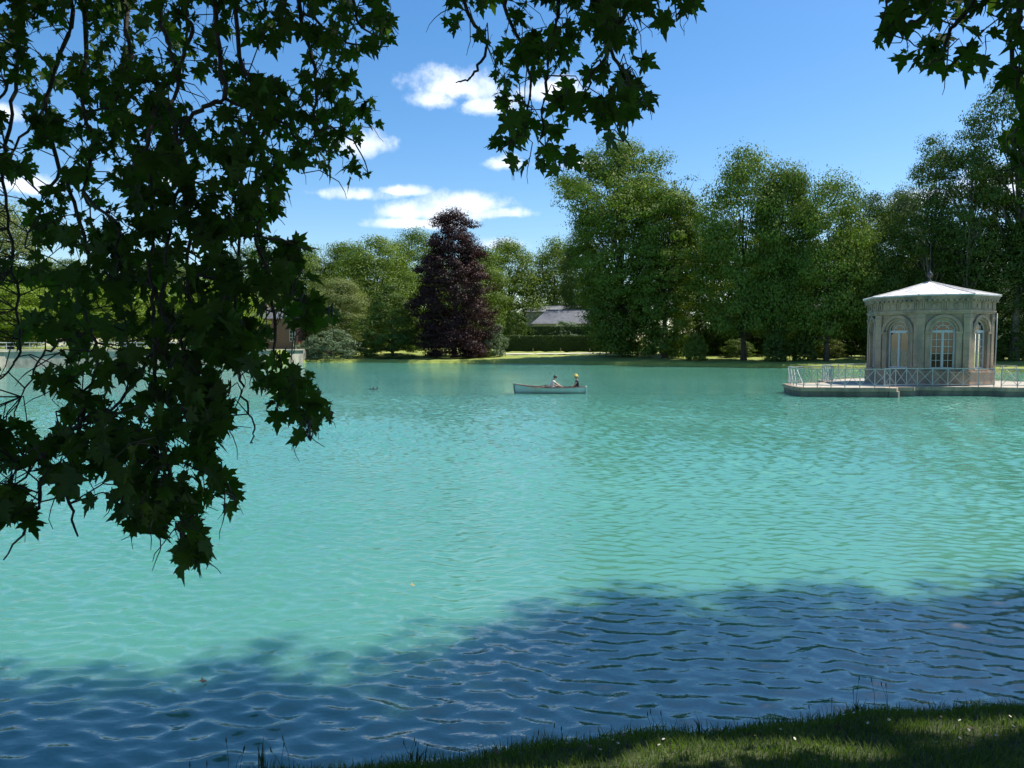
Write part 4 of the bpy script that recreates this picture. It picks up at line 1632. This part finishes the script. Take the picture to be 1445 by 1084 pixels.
def board():
    x = (425.5 - 722.5) / FPX * 125
    o = thing('folding_board', 'red slatted folding board standing at the quay end', 'board', (x, 125.0, QUAY_Z + .02), R(10))
    for i in range(5):
        MB().box((-.42 + .21 * i, 0, .66), (.17, .05, 1.2)).build('slat', 'cloth_red', o)
    for z in (.25, 1.05):
        MB().box((0, .05, z), (1.05, .05, .1)).build('crossbar', 'cloth_red', o)
    MB().bar((-.35, .06, 1.05), (-.35, .55, 0), .05).build('prop', 'cloth_red', o)
    MB().bar((.35, .06, 1.05), (.35, .55, 0), .05).build('prop', 'cloth_red', o)
    x2 = (416.5 - 722.5) / FPX * 124
    c = thing('garden_chair', 'white garden chair beside the red folding board', 'chair', (x2, 124.0, QUAY_Z + .02), R(120))
    MB().box((0, 0, .45), (.5, .5, .05)).build('seat', 'white_paint', c)
    MB().box((0, .24, .75), (.5, .05, .6)).build('backrest', 'white_paint', c)
    for sx in (-.21, .21):
        for sy in (-.21, .21):
            MB().box((sx, sy, .22), (.05, .05, .44)).build('leg', 'white_paint', c)
        MB().box((sx, 0, .64), (.05, .45, .04)).build('armrest', 'white_paint', c)


board()


def duck(px, py, rz, label):
    p = G(px, py)
    o = thing('duck', label, 'duck', (p.x, p.y, 0), rz, 'ducks on the lake')
    o.scale = (.62, .62, .62)
    MB().lathe([(.01, -.24), (.06, -.2), (.11, -.08), (.12, .05), (.09, .17), (.02, .24)], 10).build('body', 'feather_dark', o, True).rotation_euler = (R(90), 0, 0)
    MB().tube([(0, -.17, .03), (0, -.22, .12), (0, -.24, .20)], [.06, .035, .03], 8).build('neck', 'feather_dark', o, True)
    blob('head', 'feather_dark', o, (0, -.255, .225), (.042, .055, .042))
    MB().box((0, -.325, .215), (.035, .07, .015)).build('bill', 'yellow_leaf', o)
    MB().add([(-.03, .2, .05), (.03, .2, .05), (0, .33, .12), (0, .22, .0)], [(0, 1, 2), (1, 3, 2), (3, 0, 2), (0, 3, 1)]).build('tail', 'feather_dark', o)


duck(524, 549.5, R(80), 'dark duck swimming ahead of its companion off the water shrub')
duck(529, 550, R(100), 'dark duck following close behind its companion')


# ------------------------------------------------------------------ the plane tree over the near bank
LEAF_HALF = [(0.0, 0.0), (0.11, -0.07), (0.26, -0.11), (0.33, -0.02), (0.58, -0.06), (0.42, 0.10), (0.45, 0.20), (0.29, 0.23),
             (0.46, 0.30), (0.70, 0.56), (0.47, 0.52), (0.42, 0.66), (0.28, 0.56), (0.17, 0.54), (0.26, 0.75), (0.14, 0.80), (0.11, 0.93), (0.0, 1.18)]


def leaf_shape(seed):
    rg = random.Random(seed)
    fold, curl, wav = rg.uniform(.05, .35), rg.uniform(.05, .40), rg.uniform(-.1, .1)
    wx = rg.uniform(.88, 1.12)
    pts = [(x * wx, y) for x, y in LEAF_HALF] + [(-x * wx, y) for x, y in LEAF_HALF[-2:0:-1]]
    pts = [(x * (1 + rg.uniform(-.07, .07)), y + rg.uniform(-.03, .03)) if i else (0.0, 0.0) for i, (x, y) in enumerate(pts)]
    allp = [(0, 0.36)] + pts
    vs = [(x, y, fold * abs(x) - curl * (y ** 2) * .6 + wav * math.sin(5 * x + 3 * y) * .4) for x, y in allp]
    n = len(pts)
    fs = [(0, 1 + i, 1 + (i + 1) % n) for i in range(n)]
    return np.array(vs), np.array(fs)


LSH = [leaf_shape(i) for i in range(8)]

# outlines (photograph pixels) of the three hanging curtains of foliage and the openings in them
REG_L = [(-120, -60), (545, -60), (555, 60), (500, 88), (470, 84), (520, 140), (536, 178), (500, 190), (535, 248), (522, 262), (480, 262), (440, 230), (402, 238),
         (408, 262), (392, 300), (372, 318), (455, 350), (452, 372), (428, 380), (445, 420), (470, 425), (475, 455), (440, 465), (418, 505), (402, 520),
         (440, 535), (470, 590), (440, 632), (405, 618), (375, 575), (335, 590), (310, 640), (300, 665), (345, 705), (318, 728), (290, 720), (296, 798),
         (260, 802), (240, 765), (205, 755), (160, 745), (160, 710), (120, 720), (80, 712), (62, 680), (55, 720), (40, 742), (-120, 760)]
HOLES_L = [(45, 490, 66, 13), (160, 492, 40, 9), (65, 62, 33, 18), (105, 50, 14, 22), (160, 75, 20, 10), (238, 82, 12, 14), (262, 30, 12, 16), (258, 125, 22, 22), (398, 85, 30, 22), (420, 72, 20, 18),
           (292, 118, 16, 18), (355, 75, 14, 12), (90, 140, 22, 14), (20, 150, 22, 30), (8, 110, 12, 30), (30, 192, 26, 18), (45, 262, 22, 16), (5, 275, 14, 30), (14, 330, 30, 46), (20, 430, 44, 40),
           (140, 265, 14, 10), (165, 280, 18, 12), (85, 365, 18, 18), (205, 250, 10, 8), (282, 352, 18, 14), (335, 352, 20, 14), (290, 30, 10, 10), (105, 300, 10, 10),
           (10, 500, 46, 14), (60, 500, 30, 8), (40, 575, 60, 26), (20, 560, 50, 30), (130, 540, 22, 20), (180, 560, 26, 22), (205, 505, 12, 8), (330, 535, 26, 14), (350, 575, 36, 26),
           (105, 655, 30, 12), (160, 690, 26, 14), (30, 640, 14, 10), (240, 540, 14, 14), (300, 500, 10, 8), (120, 700, 40, 14), (45, 690, 20, 30), (412, 480, 16, 16), (210, 205, 10, 10), (350, 235, 10, 8), (80, 225, 9, 7)]
REG_C = [(610, -60), (985, -60), (978, 22), (952, 44), (918, 30), (905, 52), (890, 72), (915, 98), (922, 150), (900, 175), (888, 205), (858, 202), (838, 168), (820, 150), (812, 190), (802, 240), (772, 250), (740, 232),
         (700, 228), (678, 210), (700, 180), (708, 130), (690, 100), (680, 60), (650, 52), (622, 28)]
HOLES_C = [(700, 55, 10, 22), (775, 40, 14, 10), (740, 100, 16, 16), (770, 125, 26, 18), (825, 125, 22, 16), (860, 125, 14, 14), (800, 95, 12, 12), (835, 70, 12, 12),
           (720, 190, 12, 12), (935, 12, 12, 14), (660, 105, 26, 30), (790, 160, 14, 10)]
REG_R = [(1205, -60), (1560, -60), (1560, 260), (1425, 255), (1418, 205), (1428, 130), (1412, 75), (1380, 70), (1400, 100), (1330, 108), (1268, 106), (1272, 78), (1300, 62), (1232, 68), (1228, 38), (1262, 24), (1228, 14)]
HOLES_R = [(1370, 30, 16, 14), (1310, 38, 8, 10), (1395, 22, 16, 10), (1300, 75, 8, 8), (1415, 60, 14, 18), (1434, 150, 8, 14), (1290, 28, 10, 8), (1350, 70, 8, 6)]


def inside(poly, x, y):
    c = False
    j = len(poly) - 1
    for i in range(len(poly)):
        xi, yi = poly[i]
        xj, yj = poly[j]
        if (yi > y) != (yj > y) and x < (xj - xi) * (y - yi) / (yj - yi) + xi:
            c = not c
        j = i
    return c


def in_hole(holes, x, y, k=1.0):
    return any(((x - a) / (w * k)) ** 2 + ((y - b) / (h * k)) ** 2 < 1 for a, b, w, h in holes)


def plane_tree():
    rg = random.Random(77)
    base = Vector((6.0, -4.2, float(near_z(6.0, -4.2)) - .1))
    o = thing('plane_tree', 'big plane tree whose drooping leafy branches hang over the near bank', 'tree', base)
    inv = -base

    def L(p):
        return Vector(p) + inv
    # trunk and limbs, out of the picture above and behind the eye
    mb = MB()
    tp = [L(base + Vector((0.05 * math.sin(i), .04 * i, i * .75))) for i in range(9)]
    mb.tube(tp, [.78, .62, .55, .52, .5, .49, .47, .42, .3], 14)
    mb.build('trunk', 'bark_plane', o, True)
    fork = base + Vector((0, .3, 5.2))
    ends = [(-6.5, 4.2, 9.5), (-2.5, 6, 11.5), (2, 7, 13), (6.5, 8, 14), (12, 8.5, 14), (18, 7, 13.5), (-9, 0, 11), (20, 0, 12), (0, -12, 12), (10, -13, 12)]
    limb_pts = []
    for e in ends:
        e = Vector(e)
        pts = []
        for i in range(9):
            t = i / 8
            q = fork.lerp(e, t)
            q.z = fork.z + (e.z - fork.z) * (1 - (1 - t) ** 2.0) + .25 * math.sin(5 * t + e.x)
            q.x += .3 * math.sin(4 * t + e.y) * t
            pts.append(q)
        limb_pts += pts[3:]
        MB().tube([L(p) for p in pts], [.26 * (1 - .8 * i / 8) for i in range(9)], 9).build('limb', 'bark_plane', o, True)

    cand = []       # leaf candidates: position, normal, tip direction, size
    twigs = MB()

    def wander(p0, d0, length, n, droop, jit):
        pts = [Vector(p0)]
        d = Vector(d0).normalized()
        for i in range(n):
            d = (d + Vector((rg.gauss(0, jit), rg.gauss(0, jit), rg.gauss(0, jit) - droop))).normalized()
            pts.append(pts[-1] + d * (length / n))
        return pts

    def add_leaf(p, size, spread=None):
        a = rg.uniform(0, 6.283)
        h = Vector((math.cos(a), math.sin(a), 0))
        tip = (h * rg.uniform(.3, 1.0) + Vector((0, 0, -rg.uniform(.25, 1.0)))).normalized()
        nrm = (Vector((rg.gauss(0, .55), -.55 + rg.gauss(0, .6), .55 + rg.gauss(0, .45))))
        nrm = (nrm - tip * nrm.dot(tip))
        if nrm.length < .05:
            return
        cand.append((Vector(p), nrm.normalized(), tip, size))

    def curtain(reg, holes, stems, nleaf, size0, dep_fn, tw_len):
        xs = [p[0] for p in reg]
        ys = [p[1] for p in reg]
        nodes = []
        # main hanging stems
        for path in stems:
            pts = [P(a, b, d) for a, b, d in path]
            fine = []
            for i in range(len(pts) - 1):
                for t in range(5):
                    q = pts[i].lerp(pts[i + 1], t / 5)
                    q += Vector((rg.gauss(0, .010), rg.gauss(0, .012), rg.gauss(0, .01)))
                    fine.append(q)
            fine.append(pts[-1])
            # join to the nearest limb above the picture
            if path[0][1] > -40 and nodes:
                s = min(nodes, key=lambda q: (q - fine[0]).length)
            else:
                s = min(limb_pts, key=lambda q: (q - fine[0]).length)
            lead = [s] if path[0][1] > -40 else [s, s.lerp(fine[0], .35) + Vector((0, 0, .25)), s.lerp(fine[0], .75) + Vector((0, 0, .18))]
            full = lead + fine
            n = len(full)
            r0 = rg.uniform(.010, .0145) if path[0][1] < -40 else .007
            MB().tube([L(p) for p in full], [r0 * 1.6 * (1 - i / n) ** .8 + .0032 for i in range(n)], 6).build('branch', 'bark_plane', o, True)
            nodes += fine
        N = np.array([tuple(q) for q in nodes])
        # twigs with sprays of leaves filling the outline
        made, tries = 0, 0
        while made < nleaf and tries < nleaf * 40:
            tries += 1
            x, y = rg.uniform(min(xs), max(xs)), rg.uniform(min(ys), max(ys))
            if not inside(reg, x, y) or in_hole(holes, x, y, 1.05):
                continue
            d = dep_fn(x, y) + rg.uniform(-.55, .7)
            c = P(x, y, d)
            k = int(np.argmin(((N - np.array(c)) ** 2 * np.array([1, .55, 1])).sum(1)))
            s = Vector(N[k])
            if (s - c).length > tw_len * 2.6:
                continue
            s2 = s
            m = s.lerp(c, .5) + Vector((rg.gauss(0, .03), rg.gauss(0, .03), .06 + rg.gauss(0, .03)))
            path = [s2, m, c]
            bad = False
            for q in (s.lerp(m, .5), m, m.lerp(c, .5)):
                a, b, _ = to_pix(q)
                if b > -30 and (not inside(reg, a, b)):
                    bad = True
            if bad and rg.random() < .8:
                continue
            ext = wander(c, (c - m), rg.uniform(.10, .22), 3, .25, .35)
            twigs.tube([L(q) for q in path + ext[1:]], [.0052, .0044, .0036, .003, .0025, .0018], 4, False)
            spray = rg.randint(3, 6)
            for j in range(spray):
                q = ext[min(3, j % 4)] + Vector((rg.gauss(0, .05), rg.gauss(0, .06), rg.gauss(0, .045)))
                sz = size0 * rg.choice((.4, .55, .7, .85, 1.0, 1.0, 1.15, 1.3)) * rg.uniform(.9, 1.1)
                off = Vector((rg.gauss(0, 1), rg.gauss(0, 1), rg.gauss(0, .6) - .3)).normalized() * rg.uniform(.04, .085)
                lp = q + off
                a, b, dd = to_pix(lp + Vector((0, 0, -.05)))
                if b > -25 and (not inside(reg, a, b) or in_hole(holes, a, b, .92)):
                    continue
                twigs.tube([L(q), L(q.lerp(lp, .5) + Vector((0, 0, .01))), L(lp)], [.0018, .0015, .0013], 3, False)
                add_leaf(lp, sz)
                made += 1

    dl = lambda x, y: 6.9 - 2.4 * min(1, max(0, y / 650.0)) + .35 * math.sin(x * .013 + y * .004)
    stems_px = [
        [(95, -80), (100, 40), (78, 90), (64, 150), (85, 240), (110, 300), (125, 360), (108, 420), (132, 475), (138, 530), (112, 590), (105, 655), (92, 700)],
        [(33, -80), (33, 40), (22, 110), (10, 200), (2, 240), (16, 325), (25, 420), (27, 500), (10, 530), (-20, 545)],
        [(118, -80), (122, 60), (115, 140), (132, 200), (118, 270), (130, 310)],
        [(178, -80), (178, 40), (186, 80), (160, 150), (122, 160), (118, 180)],
        [(226, -80), (228, 30), (236, 60), (248, 90), (228, 130), (205, 200), (215, 290), (212, 380), (220, 450), (216, 530), (224, 600), (236, 660), (252, 730), (262, 790)],
        [(250, -80), (262, 20), (272, 45), (252, 100), (240, 160), (258, 240), (240, 330), (226, 420), (232, 470), (234, 550), (248, 620)],
        [(300, -80), (306, 50), (318, 140), (290, 150), (262, 168), (248, 200), (262, 280), (266, 380), (262, 450), (256, 540), (262, 600), (284, 670)],
        [(330, -80), (336, 80), (362, 130), (372, 180), (362, 260), (360, 310), (368, 350), (372, 380), (400, 440), (430, 462)],
        [(405, -80), (425, 20), (434, 65), (448, 110), (444, 170), (470, 180), (500, 200), (520, 245)],
        [(480, -80), (500, 10), (510, 40), (540, 55)],
        [(354, 160), (340, 240), (338, 330), (332, 420), (336, 520), (345, 560), (360, 600), (357, 625)],
        [(360, 330), (380, 400), (388, 480), (400, 540), (430, 590), (438, 622)],
        [(210, 400), (240, 460), (205, 520), (160, 580), (80, 620), (20, 650)],
        [(128, 470), (90, 480), (60, 500), (30, 560)],
        [(105, 655), (95, 700), (110, 757)],
        [(60, 660), (57, 720), (38, 745), (5, 790)],
        [(262, 600), (295, 655), (335, 705)],
        [(380, 400), (425, 425), (468, 440)],
        [(340, 330), (395, 342), (450, 352)],
        [(430, 20), (490, 62), (548, 66)],
        [(120, 590), (60, 640), (10, 700)],
        [(224, 600), (185, 660), (170, 720)],
        [(85, 240), (50, 300), (35, 350)],
        [(262, 380), (310, 400), (350, 470), (330, 500)],
        [(118, 270), (170, 320), (165, 400), (180, 470)],
        [(318, 140), (400, 170), (430, 215), (425, 245)],
        [(20, 110), (-10, 150), (10, 220)],
        [(64, 150), (20, 210), (5, 250)],
    ]
    stems = [[(a, b, dl(a, b) + .10 * math.sin(i)) for (a, b) in s] for i, s in enumerate(stems_px)]
    curtain(REG_L, HOLES_L, stems, 4200, .117, dl, .55)
    dc = lambda x, y: 6.0 - .4 * min(1, max(0, y / 250.0)) + .3 * math.sin(x * .02)
    stems_px = [
        [(785, -90), (790, 20), (775, 70), (770, 130), (765, 190), (770, 240)],
        [(720, -90), (712, 10), (735, 60), (748, 120), (740, 190), (700, 215)],
        [(640, -90), (660, 20), (690, 60), (672, 100), (660, 112), (643, 117)],
        [(850, -90), (845, 30), (868, 80), (885, 110), (892, 150), (880, 200)],
        [(905, -90), (885, 10), (862, 60), (835, 110), (820, 145)],
        [(958, -90), (959, 5), (955, 30)],
    ]
    curtain(REG_C, HOLES_C, [[(a, b, dc(a, b)) for a, b in s] for s in stems_px], 520, .122, dc, .5)
    dr = lambda x, y: 4.5 + .3 * math.sin(x * .02)
    stems_px = [
        [(1330, -90), (1320, -10), (1300, 25), (1262, 48), (1238, 52)],
        [(1390, -90), (1370, 0), (1345, 40), (1330, 80), (1300, 95)],
        [(1440, -90), (1438, 20), (1425, 60), (1440, 130), (1435, 200), (1450, 260)],
        [(1500, -90), (1480, 60), (1470, 160), (1440, 240)],
    ]
    curtain(REG_R, HOLES_R, [[(a, b, dr(a, b)) for a, b in s] for s in stems_px], 330, .125, dr, .5)
    twigs.build('twig', 'bark_plane', o, True)['kind'] = 'stuff'

    # the 300 leaves that show largest are parts; the others are one mass
    def score(c):
        a, b, d = to_pix(c[0])
        if not (0 < a < 1445 and 0 < b < 1084):
            return 0
        return c[3] / d * (.35 + abs(c[1].dot((c[0] - Vector((0, 0, CAM_H))).normalized())))
    cand.sort(key=score, reverse=True)
    lm = []
    for i, (V, F) in enumerate(LSH):
        me = np_mesh('leaf', V, F)
        me.polygons.foreach_set('use_smooth', [True] * len(me.polygons))
        me.materials.append(MATS['leaf_plane'])
        lm.append(me)

    def frame(c):
        p, n, t, s = c
        x = t.cross(n)
        return np.array([[x[i] * s, t[i] * s, n[i] * s] for i in range(3)]), np.array(p + inv)
    Vs, Fs, off = [], [], 0
    for i, c in enumerate(cand):
        A, p = frame(c)
        if i < 300:
            l = obj('leaf', lm[i % 8], None, o)
            M = Matrix.Identity(4)
            for r in range(3):
                for k in range(3):
                    M[r][k] = A[r, k]
                M[r][3] = p[r]
            l.matrix_local = M
        else:
            V, F = LSH[i % 8]
            Vs.append(V @ A.T + p)
            Fs.append(F + off)
            off += len(V)
    me = np_mesh('hanging_foliage', np.concatenate(Vs), np.concatenate(Fs))
    me.polygons.foreach_set('use_smooth', [True] * len(me.polygons))
    obj('hanging_foliage', me, 'leaf_plane', o)['kind'] = 'stuff'

    # high crown that shades the bank and the water's edge
    rng = np.random.default_rng(21)
    n = 210000
    cl = 4200
    cx = rng.uniform(-13, 28, cl)
    cy = rng.uniform(-16, 15, cl)
    cz = np.maximum(CAM_H + 1.12 * np.maximum(cy, 0) + .9, 9.0) + rng.uniform(0, 3.6, cl)
    ok = ((cx - 7.5) / 20.5) ** 2 + ((cy + 1.0) / 16) ** 2 < 1
    cx, cy, cz = cx[ok], cy[ok], cz[ok]
    ci = rng.integers(0, len(cx), n)
    wide = np.where(rng.uniform(0, 1, (n, 1)) < .4, 2.2, 1.0)
    Pn = np.stack([cx[ci], cy[ci], cz[ci]], 1) + rng.normal(size=(n, 3)) * np.array([.5, .5, .28]) * wide
    sh = Pn[:, :2] - np.array([SUN_DIR.x, SUN_DIR.y])[None] / SUN_DIR.z * Pn[:, 2:3]
    bp = [G(a, b) for a, b in ((-900, 1010), (-300, 960), (0, 968), (250, 962), (480, 946), (600, 916), (700, 888), (850, 848), (1100, 836), (1445, 832), (2000, 836), (3000, 850))]
    bx, by = np.array([q.x for q in bp]), np.array([q.y for q in bp])
    bound = np.interp(sh[:, 0], bx, by) + .10 * np.sin(sh[:, 0] * 2.3) + .08 * np.sin(sh[:, 0] * 5.1 + 1)
    clear = Pn[:, 2] > CAM_H + 1.0 * np.maximum(Pn[:, 1], 0) + .38
    keep = rng.uniform(0, 1, n) < sstep(0.9, -1.5, sh[:, 1] - bound) ** 1.3
    gaps = np.zeros(n, bool)                       # small openings that let the sun through to the turf
    for a, b, gx, gy in ((830, 1062, .5, .14), (1090, 1034, .5, .18), (1385, 1000, .4, .14), (960, 1050, .22, .06), (620, 1076, .25, .06), (1230, 1050, .2, .1), (745, 1066, .2, .07), (1330, 1030, .16, .06), (1010, 1075, .2, .08)):
        q = G(a, b, .45)
        gaps |= ((sh[:, 0] + SUN_DIR.x / SUN_DIR.z * .45 - q.x) / gx) ** 2 + ((sh[:, 1] + SUN_DIR.y / SUN_DIR.z * .45 - q.y) / gy) ** 2 < 2.1
    ok = clear & keep & ~gaps
    Pn = Pn[ok]
    N = rng.normal(size=Pn.shape) * .6 + np.array([0, 0, .8])
    N /= np.linalg.norm(N, axis=1)[:, None]
    V, F = leaf_cards(rng, Pn, N, .31, .85)
    obj('crown', np_mesh('crown', V + np.array(inv)[None], F), 'leaf_plane', o)['kind'] = 'stuff'
    return o


plane_tree()


# ------------------------------------------------------------------ near bank: turf, tufts, daisies, fallen leaves
def turf():
    rng = np.random.default_rng(12)
    n = 150000
    x = rng.uniform(-6.5, 9.5, n)
    d = rng.uniform(0, 1, n) ** 1.15 * 2.6 - .03
    keep = (rng.uniform(0, 1, n) < np.where((x > -2.2) & (x < 5.5), 1.0, .35))
    # patchy lengths
    x, d = x[keep], d[keep]
    n = len(x)
    y = edge_y(x) - d
    z = near_z(x, y) - .004
    patch = .5 + .5 * np.sin(x * 5.3 + 2 * np.sin(y * 4.1)) * np.sin(y * 6.7 + 1.3 * np.sin(x * 3.3))
    h = (.020 + .030 * rng.uniform(0, 1, n) + .022 * patch) * (1 + .5 * np.exp(-d / .06))
    a = rng.uniform(0, 6.283, n)
    w = rng.uniform(.0016, .0034, n)
    bend = rng.uniform(.2, .95, n) * h
    hx, hy = np.cos(a), np.sin(a)
    sx, sy = -hy, hx
    b0 = np.stack([x - sx * w, y - sy * w, z], 1)
    b1 = np.stack([x + sx * w, y + sy * w, z], 1)
    m0 = np.stack([x + hx * bend * .35 - sx * w * .8, y + hy * bend * .35 - sy * w * .8, z + h * .6], 1)
    m1 = np.stack([x + hx * bend * .35 + sx * w * .8, y + hy * bend * .35 + sy * w * .8, z + h * .6], 1)
    t = np.stack([x + hx * bend, y + hy * bend, z + h], 1)
    V = np.stack([b0, b1, m0, m1, t], 1).reshape(-1, 3)
    k = np.arange(n)[:, None] * 5
    F = np.concatenate([k + np.array([[0, 1, 3]]), k + np.array([[0, 3, 2]]), k + np.array([[2, 3, 4]])])
    o = obj('grass', np_mesh('grass', V, F), 'grass_blade')
    tag(o, 'short green grass covering the near bank', 'grass', kind='stuff')


turf()


def tufts():
    rg = random.Random(4)
    spots = [(365, 1092, .20, 'blade'), (590, 1063, .15, 'blade'), (984, 1022, .13, 'blade'), (1216, 1002, .12, 'blade'), (700, 1052, .07, 'blade'),
             (1300, 997, .08, 'blade'), (900, 1032, .06, 'blade'), (1105, 1012, .08, 'blade'), (1380, 991, .07, 'blade'), (640, 1060, .07, 'blade'),
             (330, 1098, .24, 'stalk'), (405, 1090, .22, 'stalk'), (273, 1108, .2, 'stalk'), (762, 1046, .14, 'stalk'), (790, 1044, .16, 'stalk'), (585, 1064, .20, 'stalk'),
             (925, 1030, .18, 'stalk'), (1172, 1007, .22, 'stalk'), (1226, 1003, .24, 'stalk'), (1258, 1000, .22, 'stalk'), (1145, 1009, .14, 'stalk')]
    for i, (px, py, h, kd) in enumerate(spots):
        p = G(px, py, .16)
        y = float(edge_y(p.x)) - .03
        z = float(near_z(p.x, y)) - .01
        mb = MB()
        if kd == 'blade':
            for j in range(rg.randint(7, 12)):
                a = rg.uniform(0, 6.28)
                l = h * rg.uniform(.45, 1.1)
                b = rg.uniform(.15, .75) * l
                w = rg.uniform(.003, .006)
                dx, dy = math.cos(a), math.sin(a)
                ox, oy = rg.gauss(0, .02), rg.gauss(0, .02)
                pts = [(ox, oy, 0), (ox + dx * b * .25, oy + dy * b * .25, l * .6), (ox + dx * b, oy + dy * b, l)]
                mb.add([(pts[0][0] - w, pts[0][1], 0), (pts[0][0] + w, pts[0][1], 0), (pts[1][0] + w * .9, pts[1][1], pts[1][2]), (pts[1][0] - w * .9, pts[1][1], pts[1][2]), pts[2]],
                       [(0, 1, 2, 3), (3, 2, 4)])
            o = mb.build('grass_tuft', 'reed_blade')
            tag(o, 'tuft of longer grass blades standing on the rim of the near bank', 'grass tuft', 'grass tufts on the rim of the near bank')
        else:
            for j in range(rg.randint(1, 3)):
                ox, oy = rg.gauss(0, .04), rg.gauss(0, .02)
                l = h * rg.uniform(.75, 1.1)
                bx = rg.gauss(0, .03)
                mb.tube([(ox, oy, 0), (ox + bx * .3, oy, l * .6), (ox + bx, oy, l)], [.0016, .0014, .0011], 4)
                mb.tube([(ox + bx, oy, l - .01), (ox + bx * 1.05, oy, l + .008), (ox + bx * 1.1, oy, l + .028)], [.0022, .0042, .0012], 5)
            o = mb.build('seed_stalk', 'reed_blade')
            tag(o, 'thin grass stalk with a seed head rising before the water on the near bank', 'grass stalk', 'seed stalks on the rim of the near bank')
        o.location = (p.x, y, z)


tufts()


def daisies():
    rg = random.Random(14)
    petal = MB()
    for j in range(9):
        a = 2 * math.pi * j / 9
        c, s = math.cos(a), math.sin(a)
        petal.add([(c * .003, s * .003, .002), (c * .010 - s * .0035, s * .010 + c * .0035, .003), (c * .014, s * .014, .001), (c * .010 + s * .0035, s * .010 - c * .0035, .003)], [(0, 1, 2, 3)])
    pm = petal.mesh('petals')
    cm = MB().lathe([(.0045, .001), (.0045, .003), (.002, .005)], 8).mesh('flower_head')
    sm = MB().tube([(0, 0, -.05), (.002, 0, -.02), (0, 0, .002)], .0009, 4).mesh('stem')
    n = 0
    while n < 34:
        px, py = rg.uniform(520, 1445), rg.uniform(1000, 1084)
        p = G(px, py, .3)
        d = float(edge_y(p.x)) - p.y
        if d < .12:
            continue
        z = float(near_z(p.x, p.y))
        o = thing('daisy', 'small white daisy open in the grass of the near bank', 'flower', (p.x, p.y, z + .045 + rg.uniform(0, .02)), rg.uniform(0, 6), 'daisies in the near grass')
        o.rotation_euler = (rg.uniform(.1, .7), rg.gauss(0, .2), rg.uniform(0, 6))
        o.scale = (.72,) * 3
        obj('petals', pm, 'daisy_white', o)
        obj('flower_head', cm, 'daisy_yellow', o)
        obj('stem', sm, 'reed_blade', o)
        n += 1
    for (px, py) in ((830, 1066), (880, 1050), (1010, 1035), (1180, 1030), (1290, 1020), (700, 1068), (1370, 1045)):
        p = G(px, py, .3)
        V, F = LSH[rg.randint(0, 7)]
        o = obj('fallen_leaf', np_mesh('fallen_leaf', V * .042, F), 'dry_leaf')
        o.location = (p.x, p.y, float(near_z(p.x, p.y)) + .05)
        o.rotation_euler = (rg.gauss(0, .3), rg.gauss(0, .3), rg.uniform(0, 6))
        tag(o, 'dry brown leaf lying on the grass of the near bank', 'leaf', 'dry leaves on the near grass')
    for (px, py, s, m, lab) in ((289, 966, .055, 'feather_dark', 'dark curled leaf floating in the shaded water'), (585, 829, .06, 'yellow_leaf', 'yellow leaf floating on the sunlit water')):
        p = G(px, py, 0)
        V, F = LSH[3]
        o = obj('floating_leaf', np_mesh('floating_leaf', V * s * np.array([1, 1, -1.6]), F), m)
        o.location = (p.x, p.y, .022)
        o.rotation_euler = (.25, .3, 1.0)
        tag(o, lab, 'leaf')


daisies()
